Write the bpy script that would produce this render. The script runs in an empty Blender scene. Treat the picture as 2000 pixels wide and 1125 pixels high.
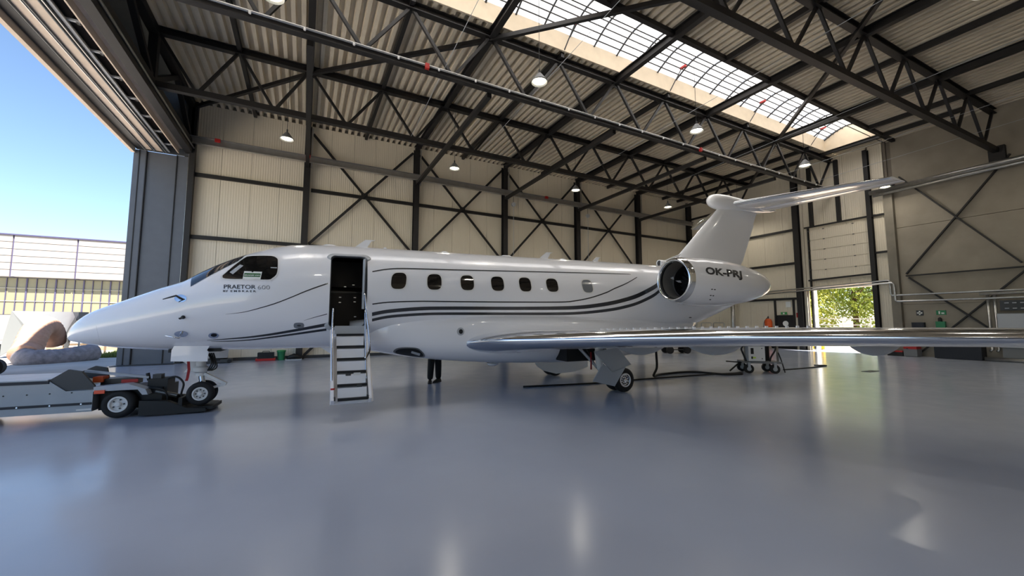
import bpy, bmesh, math, random
from mathutils import Vector, Matrix
from mathutils.bvhtree import BVHTree
random.seed(7)
sc = bpy.context.scene
col = sc.collection
R = math.radians

# ------------------------------------------------------------------ camera, sky, sun, exposure
EYE = 1.73          # phone height above the hangar floor
FPX = 771.0         # focal length in pixels of the 2000x1125 frame
YAW, PITCH = R(27.7), R(4.9)
cam = bpy.data.objects.new('camera', bpy.data.cameras.new('camera'))
col.objects.link(cam)
cam.data.sensor_fit = 'HORIZONTAL'; cam.data.sensor_width = 36.0
cam.data.lens = FPX / 2000 * 36.0
cam.data.clip_start = 0.05; cam.data.clip_end = 600
cam.location = (0, 0, EYE); cam.rotation_euler = (R(90) + PITCH, 0, -YAW)
sc.camera = cam

world = bpy.data.worlds.new('sky'); sc.world = world; world.use_nodes = True
wn = world.node_tree.nodes; wn.clear()
sky = wn.new('ShaderNodeTexSky'); sky.sky_type = 'NISHITA'; sky.sun_disc = False
sky.sun_elevation = R(55); sky.sun_rotation = R(158); sky.air_density = 1.0; sky.dust_density = 0.15; sky.ozone_density = 3.0
bg = wn.new('ShaderNodeBackground'); bg.inputs['Strength'].default_value = 0.17
wo = wn.new('ShaderNodeOutputWorld')
world.node_tree.links.new(sky.outputs[0], bg.inputs[0]); world.node_tree.links.new(bg.outputs[0], wo.inputs[0])
sl = bpy.data.lights.new('sun', 'SUN'); sl.energy = 16.0; sl.angle = R(0.6); sl.color = (1.0, 0.95, 0.87)
sun = bpy.data.objects.new('sun', sl); col.objects.link(sun)
sun.rotation_euler = Vector((-0.32, 0.62, -1.0)).to_track_quat('-Z', 'Y').to_euler()
LAMP_POWER = 18.0
sc.view_settings.view_transform = 'Standard'; sc.view_settings.look = 'None'
sc.view_settings.gamma = 1.0; sc.view_settings.use_curve_mapping = False
sc.view_settings.exposure = 0.58
sc.cycles.use_denoising = True
sc.cycles.max_bounces = 10; sc.cycles.diffuse_bounces = 5; sc.cycles.glossy_bounces = 4
sc.cycles.sample_clamp_indirect = 6.0

# ------------------------------------------------------------------ pixel helpers (a pixel is only a direction)
_f = Vector((math.sin(YAW) * math.cos(PITCH), math.cos(YAW) * math.cos(PITCH), math.sin(PITCH)))
_r = Vector((math.cos(YAW), -math.sin(YAW), 0)); _u = _r.cross(_f)
EYEV = Vector((0, 0, EYE))
def ray(px, py): return _f + _r * ((px - 1000) / FPX) - _u * ((py - 562.5) / FPX)
def on_z(px, py, z=0.0): d = ray(px, py); return EYEV + d * ((z - EYE) / d.z)
def on_y(px, py, Y): d = ray(px, py); return EYEV + d * (Y / d.y)
def on_x(px, py, X): d = ray(px, py); return EYEV + d * (X / d.x)

# ------------------------------------------------------------------ materials
def lin(c): return tuple((x / 12.92 if x <= 0.04045 else ((x + 0.055) / 1.055) ** 2.4) for x in [v / 255 for v in c])
MATS = {}
def mat(name, rgb, rough=0.5, metal=0.0, coat=0.0, vary=0.0, vscale=3.0, bump=0.0, bscale=40.0, emit=None, estr=0.0, spec=0.5, ribs=None):
    m = bpy.data.materials.new(name); m.use_nodes = True; nt = m.node_tree; n = nt.nodes; L = nt.links
    b = n['Principled BSDF']; c = lin(rgb)
    b.inputs['Base Color'].default_value = (*c, 1); b.inputs['Roughness'].default_value = rough
    b.inputs['Metallic'].default_value = metal; b.inputs['Coat Weight'].default_value = coat
    b.inputs['Coat Roughness'].default_value = 0.04; b.inputs['Specular IOR Level'].default_value = spec
    tc = n.new('ShaderNodeTexCoord')
    if vary:
        t = n.new('ShaderNodeTexNoise'); t.inputs['Scale'].default_value = vscale; t.inputs['Detail'].default_value = 5
        L.new(tc.outputs['Object'], t.inputs['Vector'])
        r = n.new('ShaderNodeValToRGB'); r.color_ramp.elements[0].position = 0.3; r.color_ramp.elements[1].position = 0.7
        r.color_ramp.elements[0].color = (*[x * (1 - vary) for x in c], 1); r.color_ramp.elements[1].color = (*[min(1, x * (1 + vary)) for x in c], 1)
        L.new(t.outputs['Fac'], r.inputs['Fac']); L.new(r.outputs['Color'], b.inputs['Base Color'])
    if bump:
        t = n.new('ShaderNodeTexNoise'); t.inputs['Scale'].default_value = bscale; t.inputs['Detail'].default_value = 3
        L.new(tc.outputs['Object'], t.inputs['Vector'])
        bp = n.new('ShaderNodeBump'); bp.inputs['Strength'].default_value = bump; bp.inputs['Distance'].default_value = 0.02
        L.new(t.outputs['Fac'], bp.inputs['Height']); L.new(bp.outputs['Normal'], b.inputs['Normal'])
    if ribs:
        g = n.new('ShaderNodeNewGeometry'); sx = n.new('ShaderNodeSeparateXYZ'); L.new(g.outputs['Position'], sx.inputs[0])
        ad = n.new('ShaderNodeMath'); ad.operation = 'ADD'; L.new(sx.outputs[0], ad.inputs[0]); L.new(sx.outputs[1], ad.inputs[1])
        mu = n.new('ShaderNodeMath'); mu.operation = 'MULTIPLY'; mu.inputs[1].default_value = 2 * math.pi / ribs; L.new(ad.outputs[0], mu.inputs[0])
        sn = n.new('ShaderNodeMath'); sn.operation = 'SINE'; L.new(mu.outputs[0], sn.inputs[0])
        bp = n.new('ShaderNodeBump'); bp.inputs['Strength'].default_value = 0.5; bp.inputs['Distance'].default_value = 0.006
        L.new(sn.outputs[0], bp.inputs['Height']); L.new(bp.outputs['Normal'], b.inputs['Normal'])
    if emit:
        b.inputs['Emission Color'].default_value = (*lin(emit), 1); b.inputs['Emission Strength'].default_value = estr
    MATS[name] = m
    return m
mat('steel_black', (25, 23, 23), 0.55, vary=0.15)
mat('steel_grey', (150, 148, 144), 0.35, metal=0.6, vary=0.1)
mat('galvanised', (186, 186, 184), 0.3, metal=0.85, vary=0.12, vscale=8)
mat('panel_cream', (224, 214, 193), 0.5, ribs=0.1)
mat('panel_joint', (120, 112, 100), 0.8)
mat('panel_grey', (86, 90, 96), 0.45, vary=0.06)
mat('door_grey', (92, 97, 106), 0.42, vary=0.05)
mat('door_trim', (30, 31, 35), 0.5)
mat('concrete', (150, 142, 128), 0.85, vary=0.1, vscale=1.2, bump=0.15)
mat('concrete_dark', (128, 122, 110), 0.85, vary=0.12, vscale=2)
mat('deck', (216, 204, 182), 0.55, vary=0.05)
mat('curb', (214, 198, 172), 0.6, vary=0.05)
mat('track_beige', (222, 202, 182), 0.55, vary=0.06)
mat('white_paint', (240, 241, 245), 0.25, coat=0.8)
mat('white_matte', (222, 222, 220), 0.5)
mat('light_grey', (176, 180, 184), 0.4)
mat('mid_grey', (120, 122, 124), 0.5)
mat('dark_grey', (58, 60, 62), 0.5)
mat('stripe', (40, 42, 47), 0.3, coat=0.6)
mat('letter', (34, 36, 40), 0.35)
mat('letter_grey', (120, 124, 130), 0.35)
mat('seal', (70, 74, 78), 0.5)
mat('glass_dark', (26, 24, 22), 0.06, spec=0.6)
mat('glass_grey', (122, 126, 130), 0.12)
mat('glass_sky', (40, 44, 50), 0.03, metal=0.0, spec=1.0)
mat('chrome', (226, 228, 230), 0.09, metal=1.0)
mat('chrome_soft', (228, 231, 236), 0.12, metal=1.0)
mat('duct_metal', (110, 108, 104), 0.35, metal=0.8)
mat('fan_metal', (70, 74, 82), 0.35, metal=0.8)
mat('rubber', (24, 24, 25), 0.75, vary=0.15)
mat('black', (16, 16, 17), 0.55)
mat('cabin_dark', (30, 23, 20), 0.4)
mat('navy', (26, 30, 40), 0.55)
mat('red', (176, 34, 30), 0.5)
mat('red_tape', (150, 26, 30), 0.7)
mat('orange', (214, 88, 28), 0.5)
mat('orange_lens', (226, 78, 40), 0.25)
mat('yellow', (228, 196, 48), 0.5)
mat('green', (44, 128, 84), 0.5)
mat('sign_green', (60, 150, 80), 0.5)
mat('card_green', (60, 108, 62), 0.5)
mat('card_white', (232, 234, 230), 0.5)
mat('lime', (196, 222, 90), 0.5)
mat('tug_silver', (140, 146, 154), 0.38, metal=0.35, vary=0.06)
mat('tug_deck', (172, 178, 186), 0.4, vary=0.1)
mat('hose_sunlit', (178, 140, 120), 0.8, vary=0.1, vscale=5, bump=0.3, bscale=14)  # sunlit stretch of the duct hose, warm light put into the colour
mat('hose_shaded', (136, 130, 133), 0.85, vary=0.25, vscale=6, bump=0.4, bscale=18)  # same hose inside the hangar's shadow, shade put into the colour
mat('fabric_black', (18, 18, 21), 0.9)
mat('fabric_navy', (34, 40, 58), 0.9)
mat('skin', (196, 150, 124), 0.5)
mat('hair', (44, 32, 24), 0.7)
mat('bark', (92, 76, 58), 0.9, vary=0.2, vscale=8)
mat('facade_white', (134, 128, 124), 0.6, vary=0.02)
mat('facade_glass', (122, 118, 96), 0.25, vary=0.05, vscale=0.7)
mat('mullion_blue', (66, 62, 92), 0.5)
mat('mullion_white', (150, 146, 132), 0.5)
mat('apron', (178, 172, 164), 0.8, vary=0.12, vscale=0.6, bump=0.1)
mat('paving', (214, 190, 166), 0.85, vary=0.08, vscale=0.8)
mat('hood_cheek_shaded', (106, 108, 107), 0.5)  # cheeks of the white hood, their shade painted in as darker grey
mat('bare_earth', (150, 120, 96), 0.9, vary=0.2)
mat('lens', (255, 246, 222), 0.4, emit=(255, 244, 214), estr=9.0)

def leafmat(name, c1, c2):
    m = bpy.data.materials.new(name); m.use_nodes = True; n = m.node_tree.nodes; L = m.node_tree.links
    b = n['Principled BSDF']; b.inputs['Roughness'].default_value = 0.55
    tc = n.new('ShaderNodeTexCoord'); t = n.new('ShaderNodeTexNoise'); t.inputs['Scale'].default_value = 0.9; t.inputs['Detail'].default_value = 6
    r = n.new('ShaderNodeValToRGB'); r.color_ramp.elements[0].position = 0.35; r.color_ramp.elements[1].position = 0.65
    r.color_ramp.elements[0].color = (*lin(c1), 1); r.color_ramp.elements[1].color = (*lin(c2), 1)
    L.new(tc.outputs['Object'], t.inputs['Vector']); L.new(t.outputs['Fac'], r.inputs['Fac']); L.new(r.outputs['Color'], b.inputs['Base Color'])
    tr = n.new('ShaderNodeBsdfTranslucent'); L.new(r.outputs['Color'], tr.inputs['Color'])
    mx = n.new('ShaderNodeMixShader'); mx.inputs[0].default_value = 0.5
    L.new(b.outputs[0], mx.inputs[1]); L.new(tr.outputs[0], mx.inputs[2]); L.new(mx.outputs[0], n['Material Output'].inputs[0])
    MATS[name] = m
leafmat('leaf', (134, 148, 56), (206, 208, 104)); leafmat('leaf_dark', (92, 116, 50), (164, 178, 80)); leafmat('grass', (96, 112, 54), (150, 160, 92))

def skylight_mat():
    m = bpy.data.materials.new('skylight_sheet'); m.use_nodes = True; n = m.node_tree.nodes; L = m.node_tree.links
    n.remove(n['Principled BSDF'])
    t = n.new('ShaderNodeBsdfTranslucent'); t.inputs[0].default_value = (0.72, 0.70, 0.69, 1)
    d = n.new('ShaderNodeBsdfDiffuse'); d.inputs[0].default_value = (0.8, 0.78, 0.76, 1)
    mx = n.new('ShaderNodeMixShader'); mx.inputs[0].default_value = 0.2
    L.new(t.outputs[0], mx.inputs[1]); L.new(d.outputs[0], mx.inputs[2]); L.new(mx.outputs[0], n['Material Output'].inputs[0])
    MATS['skylight_sheet'] = m
skylight_mat()

def floor_mat():
    m = bpy.data.materials.new('epoxy_floor'); m.use_nodes = True; n = m.node_tree.nodes; L = m.node_tree.links
    b = n['Principled BSDF']; tc = n.new('ShaderNodeTexCoord')
    t = n.new('ShaderNodeTexNoise'); t.inputs['Scale'].default_value = 0.5; t.inputs['Detail'].default_value = 6
    L.new(tc.outputs['Object'], t.inputs['Vector'])
    r = n.new('ShaderNodeValToRGB'); r.color_ramp.elements[0].position = 0.3; r.color_ramp.elements[1].position = 0.75
    r.color_ramp.elements[0].color = (*lin((172, 180, 197)), 1); r.color_ramp.elements[1].color = (*lin((182, 190, 205)), 1)
    L.new(t.outputs['Fac'], r.inputs['Fac']); L.new(r.outputs['Color'], b.inputs['Base Color'])
    t2 = n.new('ShaderNodeTexNoise'); t2.inputs['Scale'].default_value = 2.5; t2.inputs['Detail'].default_value = 8
    L.new(tc.outputs['Object'], t2.inputs['Vector'])
    mr = n.new('ShaderNodeMapRange'); mr.inputs['To Min'].default_value = 0.12; mr.inputs['To Max'].default_value = 0.26
    L.new(t2.outputs['Fac'], mr.inputs['Value']); L.new(mr.outputs[0], b.inputs['Roughness'])
    t3 = n.new('ShaderNodeTexNoise'); t3.inputs['Scale'].default_value = 3.0; t3.inputs['Detail'].default_value = 2
    L.new(tc.outputs['Object'], t3.inputs['Vector'])
    bp = n.new('ShaderNodeBump'); bp.inputs['Strength'].default_value = 0.015; bp.inputs['Distance'].default_value = 0.02
    L.new(t3.outputs['Fac'], bp.inputs['Height']); L.new(bp.outputs['Normal'], b.inputs['Normal'])
    b.inputs['Specular IOR Level'].default_value = 0.6
    MATS['epoxy_floor'] = m
floor_mat()

# ------------------------------------------------------------------ mesh building
class MB:
    def __init__(s): s.v = []; s.f = []
    def add(s, vs, fs):
        k = len(s.v); s.v += [tuple(v) for v in vs]; s.f += [tuple(i + k for i in f) for f in fs]; return s
    def box(s, c, d, m=None):
        x, y, z = d[0] / 2, d[1] / 2, d[2] / 2
        vs = [Vector((a * x, b * y, e * z)) for e in (-1, 1) for b in (-1, 1) for a in (-1, 1)]
        if m: vs = [m @ v for v in vs]
        vs = [v + Vector(c) for v in vs]
        return s.add(vs, [(0, 2, 3, 1), (4, 5, 7, 6), (0, 1, 5, 4), (2, 6, 7, 3), (0, 4, 6, 2), (1, 3, 7, 5)])
    def frame(s, p0, p1, up=(0, 0, 1)):
        p0, p1 = Vector(p0), Vector(p1); a = (p1 - p0).normalized(); up = Vector(up)
        if abs(a.dot(up)) > 0.98: up = Vector((0, 1, 0))
        b = a.cross(up).normalized(); c = b.cross(a); return p0, p1, a, b, c
    def bar(s, p0, p1, w, h, up=(0, 0, 1)):
        p0, p1, a, b, c = s.frame(p0, p1, up)
        vs = [p + b * (i * w / 2) + c * (j * h / 2) for p in (p0, p1) for i, j in ((-1, -1), (1, -1), (1, 1), (-1, 1))]
        return s.add(vs, [(0, 1, 2, 3), (7, 6, 5, 4), (0, 4, 5, 1), (1, 5, 6, 2), (2, 6, 7, 3), (3, 7, 4, 0)])
    def ibeam(s, p0, p1, w, h, t=0.02, up=(0, 0, 1)):
        p0, p1, a, b, c = s.frame(p0, p1, up)
        for sg in (-1, 1):
            o = c * (sg * (h - t) / 2); s.bar(p0 + o, p1 + o, w, t, up)
        return s.bar(p0, p1, t, h - 2 * t, up)
    def cyl(s, p0, p1, r0, r1=None, n=12, cap=True):
        r1 = r0 if r1 is None else r1
        p0, p1, a, b, c = s.frame(p0, p1); vs = []
        for p, r in ((p0, r0), (p1, r1)):
            vs += [p + (b * math.cos(2 * math.pi * i / n) + c * math.sin(2 * math.pi * i / n)) * r for i in range(n)]
        fs = [(i, (i + 1) % n, n + (i + 1) % n, n + i) for i in range(n)]
        if cap: fs += [tuple(range(n - 1, -1, -1)), tuple(range(n, 2 * n))]
        return s.add(vs, fs)
    def tube(s, pts, r, n=8, cap=True):
        pts = [Vector(p) for p in pts]; rings = []; pb = None
        rs = r if isinstance(r, (list, tuple)) else [r] * len(pts)
        for i, p in enumerate(pts):
            t = (pts[min(i + 1, len(pts) - 1)] - pts[max(i - 1, 0)]).normalized()
            if pb is None:
                up = Vector((0, 0, 1)) if abs(t.z) < 0.9 else Vector((0, 1, 0)); b = t.cross(up).normalized()
            else: b = (pb - t * pb.dot(t)).normalized()
            pb = b; c = t.cross(b)
            rings.append([p + (b * math.cos(2 * math.pi * k / n) + c * math.sin(2 * math.pi * k / n)) * rs[i] for k in range(n)])
        return s.loft(rings, cap)
    def loft(s, rings, cap=True, closed=True):
        n = len(rings[0]); vs = [v for r in rings for v in r]; fs = []
        for j in range(len(rings) - 1):
            for i in range(n if closed else n - 1):
                k = (i + 1) % n
                fs.append((j * n + i, j * n + k, (j + 1) * n + k, (j + 1) * n + i))
        if cap: fs += [tuple(range(n - 1, -1, -1)), tuple(range((len(rings) - 1) * n, len(rings) * n))]
        return s.add(vs, fs)
    def lathe(s, o, axis, prof, n=32):
        o = Vector(o); p0, p1, a, b, c = s.frame(o, o + Vector(axis)); rings = []
        for x, r in prof:
            rings.append([o + a * x + (b * math.cos(2 * math.pi * i / n) + c * math.sin(2 * math.pi * i / n)) * r for i in range(n)])
        return s.loft(rings, False)
    def prism(s, poly, vec):
        poly = [Vector(p) for p in poly]; vec = Vector(vec); n = len(poly)
        return s.add(poly + [p + vec for p in poly], [tuple(range(n - 1, -1, -1)), tuple(range(n, 2 * n))] + [(i, (i + 1) % n, n + (i + 1) % n, n + i) for i in range(n)])
    def build(s, name, material, parent=None, smooth=False, fixn=True, **tags):
        me = bpy.data.meshes.new(name); me.from_pydata(s.v, [], s.f); me.update()
        if fixn:
            bm = bmesh.new(); bm.from_mesh(me); bmesh.ops.recalc_face_normals(bm, faces=bm.faces); bm.to_mesh(me); bm.free()
        if material: me.materials.append(MATS[material])
        if smooth:
            for p in me.polygons: p.use_smooth = True
            if smooth != 'all': me.set_sharp_from_angle(angle=R(38))
        o = bpy.data.objects.new(name, me); col.objects.link(o)
        if parent is not None: adopt(o, parent)
        for k, v in tags.items(): o['category' if k == 'cat' else k] = v
        return o
def world_of(o):
    m = o.matrix_basis.copy()
    while o.parent is not None:
        m = o.parent.matrix_basis @ o.matrix_parent_inverse @ m; o = o.parent
    return m
def adopt(o, parent):
    q = parent; loc = False
    while q is not None: loc = loc or bool(q.get('_local')); q = q.parent
    if loc: o.parent = parent
    else:
        w = world_of(parent); o.parent = parent; o.matrix_parent_inverse = w.inverted()
def thing(name, label=None, cat=None, loc=(0, 0, 0), rz=0.0, group=None, kind=None, local=False, parent=None):
    o = bpy.data.objects.new(name, None); col.objects.link(o); o.location = loc; o.rotation_euler = (0, 0, rz)
    o.empty_display_size = 0.2
    if label: o['label'] = label
    if cat: o['category'] = cat
    if group: o['group'] = group
    if kind: o['kind'] = kind
    if local: o['_local'] = True
    if parent is not None: adopt(o, parent)
    return o
def copy_tree(o, loc, rz=None, parent=None, label=None):
    c = o.copy(); col.objects.link(c)
    if parent is not None: c.parent = parent
    else:
        c.location = loc
        if rz is not None: c.rotation_euler = (0, 0, rz)
    if label: c['label'] = label
    for ch in list(o.children): copy_tree(ch, None, None, c)
    return c
def bez(pts, n=8):
    pts = [Vector(p) for p in pts]; out = []
    for i in range(len(pts) - 1):
        a, b, c, d = pts[max(i - 1, 0)], pts[i], pts[i + 1], pts[min(i + 2, len(pts) - 1)]
        for k in range(n):
            t = k / n
            out.append(0.5 * ((2 * b) + (c - a) * t + (2 * a - 5 * b + 4 * c - d) * t * t + (3 * b - a - 3 * c + d) * t ** 3))
    return out + [pts[-1]]

# ------------------------------------------------------------------ the hangar shell
YB, XR, XL, YF, ZR = 21.5, 27.6, -4.75, -9.0, 11.5
COLS = [-0.15, 5.2, 10.67, 16.2, 21.82, 27.45]
MB().box(((XL + XR) / 2 - 0.95, (YF + YB) / 2, -0.1), (XR - XL + 1.9, YB - YF, 0.2)).build('floor', 'epoxy_floor', kind='structure', label='glossy grey blue epoxy floor of the hangar', cat='floor')
MB().box((-60, 40, -0.13), (106.6, 150, 0.2)).build('ground', 'apron', kind='structure', label='pale concrete apron outside the big open door', cat='ground')
MB().box((77.6, 10, -0.13), (100, 120, 0.2)).build('ground_paving', 'paving', kind='structure', label='sunlit pale paving outside the roller door', cat='ground')

# back wall: backing sheet with separate ribbed panels
wb = MB().box(((XL + XR) / 2, YB + 0.16, 5.8), (XR - XL + 0.4, 0.1, 11.8)).build('wall_back', 'panel_joint', kind='structure', label='cream ribbed sandwich panel wall behind the jet', cat='wall')
bays = [XL] + COLS
for i in range(6):
    x0, x1 = bays[i], bays[i + 1]; n = 5 if i else 4; w = (x1 - x0) / n
    m0 = None
    for k in range(n):
        if m0 is None:
            p = MB().box((0, 0, 0), (w - 0.012, 0.06, 11.5)).build('panel', 'panel_cream', wb); m0 = p
        else:
            p = m0.copy(); col.objects.link(p)
        p.location = (x0 + w * (k + 0.5), YB + 0.07, 5.75)
MB().box(((XL + XR) / 2, YB + 0.02, 0.07), (XR - XL, 0.06, 0.14)).build('baseboard_back', 'dark_grey', kind='structure', label='dark plinth strip along the cream panel wall', cat='baseboard')

# steel columns, girts, braces of the back wall
for i, x in enumerate(COLS):
    c = thing('steel_column', f'black steel column carrying roof girder {["beside the door pocket bay", "second from the big door", "third from the big door", "fourth from the big door", "fifth from the big door", "in the corner behind the tail"][i]}', 'column', (x, YB - 0.2, 0), kind='structure', group='back wall columns')
    c['label'] = ['black steel column at the first bay after the big door', 'second black steel column from the big door', 'third black steel column from the big door', 'fourth black steel column from the big door', 'fifth black steel column from the big door', 'black steel column in the corner behind the tail'][i]
    MB().ibeam((x, YB - 0.2, 0), (x, YB - 0.2, 11.3), 0.28, 0.34, 0.03, (0, 1, 0)).build('shaft', 'steel_black', c)
    MB().box((x, YB - 0.2, 0.015), (0.42, 0.46, 0.03)).build('base_plate', 'steel_black', c)
    if i < 5:
        MB().bar((x + 0.18, YB - 0.42, 9.2), (x + 0.18, YB - 0.42, 11.2), 0.05, 0.05).build('conduit', 'galvanised', c)
for i in range(6):
    x0, x1 = bays[i] + (0.1 if i else 0.0), bays[i + 1]
    for z in (8.2, 5.42):
        MB().box(((x0 + x1) / 2, YB - 0.06, z), (x1 - x0 - 0.2, 0.12, 0.16)).build('wall_girt', 'steel_black', kind='structure', label='black horizontal rail on the cream panel wall', cat='rail', group='back wall rails')
for i in range(1, 5):
    x0, x1 = bays[i] + 0.1, bays[i + 1] - 0.1
    for (za, zb) in ((11.05, 5.5), (5.35, 0.15)):
        b = thing('cross_brace', 'black steel cross brace between two wall columns', 'brace', (x0, YB - 0.14, zb), kind='structure', group='back wall cross braces')
        MB().bar((x0 + 0.1, YB - 0.13, za), (x1 - 0.1, YB - 0.13, zb), 0.05, 0.12).build('brace_bar', 'steel_black', b)
        MB().bar((x0 + 0.1, YB - 0.20, zb), (x1 - 0.1, YB - 0.20, za), 0.05, 0.12).build('brace_bar', 'steel_black', b)
        MB().box(((x0 + x1) / 2, YB - 0.165, (za + zb) / 2), (0.32, 0.03, 0.26)).build('gusset', 'steel_black', b)
# cable tray on the back wall
tr = thing('cable_tray', 'long grey steel cable tray running along the back wall', 'tray', (XL, YB - 0.5, 9.4))
MB().box(((XL + XR) / 2, YB - 0.5, 9.58), (XR - XL - 0.1, 0.02, 0.30)).build('web', 'steel_grey', tr)
MB().box(((XL + XR) / 2, YB - 0.55, 9.43), (XR - XL - 0.1, 0.14, 0.025)).build('lower_flange', 'galvanised', tr)
MB().box(((XL + XR) / 2, YB - 0.55, 9.735), (XR - XL - 0.1, 0.12, 0.02)).build('upper_flange', 'steel_grey', tr)
for x in COLS[:5]:
    MB().box((x, YB - 0.43, 9.38), (0.14, 0.11, 0.2)).build('clamp', 'steel_grey', tr)
for px, py, wh in ((601, 316, 'just before the first wall column'), (424, 290, 'nearest the parked door leaves'), (1068, 394, 'between the third and fourth wall columns')):
    p = on_y(px, py, YB - 0.70)
    MB().box((p.x, YB - 0.68, 9.66), (0.2, 0.1, 0.14)).build('warning_sounder', 'red', label=f'small red fire sounder on the cable tray {wh}', cat='alarm', group='red sounders on the tray')
for px, py, wh in ((1003, 402, 'just past the third wall column'), (1148, 424, 'just past the fourth wall column')):
    p = on_y(px, py, YB - 0.56)
    h = thing('air_reel_hook', f'small hook block hanging from the cable tray {wh}', 'hook', p, group='hooks below the tray')
    MB().cyl(p + Vector((0, 0, 0.2)), Vector((p.x, p.y, 9.425)), 0.012, n=6).build('line', 'steel_black', h)
    MB().lathe(p + Vector((0, -0.05, 0.08)), (0, 1, 0), [(0, 0.0), (0, 0.13), (0.1, 0.13), (0.1, 0)], 14).build('pulley', 'light_grey', h)
    MB().cyl(p + Vector((0, 0, -0.04)), p + Vector((0, 0, -3.6)), 0.014, n=6).build('cord', 'light_grey', h)

# ------------------------------------------------------------------ right wall
wr = MB().box((XR + 0.16, 15.35, 5.8), (0.1, 12.5, 11.8)).box((XR + 0.16, 9.3, 7.7), (0.1, 1.0, 8.0))
wr = MB().box((XR + 0.16, (13.1 + 21.6) / 2, 5.8), (0.1, 8.5, 11.8)).box((XR + 0.16, 11.2, 7.7), (0.1, 3.8, 8.0)).box((XR + 0.16, 9.35, 5.8), (0.1, 0.75, 11.8)).build('wall_right', 'panel_joint', kind='structure', label='cream panel wall with the open roller door', cat='wall')
def rpanel(y0, y1, z0, z1): MB().box((XR + 0.07, (y0 + y1) / 2, (z0 + z1) / 2), (0.06, y1 - y0 - 0.012, z1 - z0)).build('panel', 'panel_cream', wr)
for k in range(7): rpanel(13.15 + k * 1.19, 13.15 + (k + 1) * 1.19, 0, 11.6)
for k in range(3): rpanel(9.8 + k * 1.11, 9.8 + (k + 1) * 1.11, 3.75, 11.6)
rpanel(9.1, 9.72, 0, 11.6)
for z in (10.0, 7.6, 5.45, 3.2):
    MB().box((XR - 0.05, 17.55, z), (0.12, 7.7, 0.14)).build('wall_girt', 'steel_black', kind='structure', label='black horizontal rail on the roller door wall', cat='rail', group='rails on the roller door wall')
for y, w in ((13.45, 0.32), (9.75, 0.2)):
    MB().ibeam((XR - 0.14, y, 0), (XR - 0.14, y, 11.3), w, 0.26, 0.025, (1, 0, 0)).build('door_post', 'steel_black', kind='structure', label='wide black steel post between exit door and roller door' if w > 0.3 else 'narrow black steel post beside the roller door', cat='column')
for y, z0 in ((12.62, 7.6), (11.2, 7.6)):
    MB().box((XR - 0.05, y, (z0 + 11.3) / 2), (0.14, 0.2, 11.3 - z0)).build('door_post', 'steel_black', kind='structure', label='short black post above the sectional door', cat='column', group='short posts above the sectional door')
MB().box((XR - 0.03, 11.3, 7.58), (0.1, 3.5, 0.08)).build('trim_1', 'steel_black', kind='structure', label='thin black rail above the raised sectional door', cat='trim')
for y in (9.45, ):
    for z in (7.55, 5.5, 3.9): MB().box((XR - 0.04, y, z), (0.1, 0.6, 0.1)).build('wall_girt', 'steel_black', kind='structure', label='short black rail beside the concrete pier', cat='rail', group='short rails beside the pier')
# sectional door, raised above its opening
d2 = thing('door_2', 'white sectional door raised above the sunlit opening', 'door', (XR - 0.05, 11.3, 4.2), kind='structure')
for k in range(5):
    MB().box((XR - 0.1, 11.28, 4.55 + k * 0.62), (0.05, 2.92, 0.60)).build('panel', 'panel_cream', d2)
    for y in (10.55, 12.0): MB().box((XR - 0.14, y, 4.85 + k * 0.62), (0.03, 0.09, 0.04)).build('hinge', 'dark_grey', d2)
for y in (12.82, 9.78):
    MB().box((XR - 0.12, y, 3.8), (0.12, 0.07, 7.4)).build('guide', 'steel_black', d2)
    for k in range(6): MB().box((XR - 0.17, y - 0.04 if y > 12 else y + 0.04, 4.3 + k * 0.6), (0.06, 0.1, 0.07)).build('roller', 'dark_grey', d2)
MB().cyl((XR - 0.22, 9.8, 4.35), (XR - 0.22, 12.9, 4.25), 0.05, n=8).build('cable_loop', 'black', d2)
MB().box((XR + 0.05, 12.78, 1.85), (0.3, 0.1, 3.7)).box((XR + 0.05, 9.8, 1.85), (0.3, 0.08, 3.7)).box((XR + 0.05, 11.3, 3.74), (0.3, 3.1, 0.1)).build('jamb', 'white_matte', d2)
# silver pipes along the right wall
def pipe(name, pts, r, label, grp=None, m='galvanised', cat='pipe'):
    o = MB().tube(pts, r, 10).build(name, m, smooth='all', label=label, cat=cat)
    if grp: o['group'] = grp
    return o
pipe('wall_pipe', [(XR - 0.25, 21, 3.55), (XR - 0.25, 9.22, 3.92), (XR - 0.25, 9.12, 3.9), (XR - 0.25, 9.1, 3.2), (XR - 0.25, 9.05, 3.12), (XR - 0.25, -2, 3.12)], 0.045, 'silver pipe crossing above the roller door and stepping down at the pier')
pipe('wall_pipe', [(XR - 0.36, 21, 3.4), (XR - 0.36, 9.0, 3.78), (XR - 0.36, 8.92, 3.7), (XR - 0.36, 8.9, 2.85), (XR - 0.36, 8.8, 2.79), (XR - 0.36, -2, 2.79)], 0.045, 'lower silver pipe crossing above the roller door')
pipe('wall_pipe', [(XR - 0.35, 6.0, 3.0), (XR - 0.35, -2, 3.0)], 0.055, 'short bright pipe end over the twin risers')
for y in (5.78, 5.58):
    pipe('riser_pipe', [(XR - 0.3, y, 2.95), (XR - 0.3, y, 0.5), (XR - 0.36, y + 0.06, 0.42)], 0.05, 'vertical silver riser pipe beside the grey cabinet', 'twin risers')
pipe('roof_duct', [(XR - 0.4, 9.6, 8.75), (XR - 0.4, -2, 8.9)], 0.12, 'long silver duct under the roof along the concrete wall')
pipe('roof_duct', [(XR - 0.6, 9.4, 8.5), (XR - 0.6, -2, 8.65)], 0.07, 'thin silver duct under the larger one')
pipe('flue_pipe', [(XR - 0.62, 17.6, 3.3), (XR - 0.62, 17.6, 0.0)], 0.14, 'shiny vertical flue pipe behind the tail cone')
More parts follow.
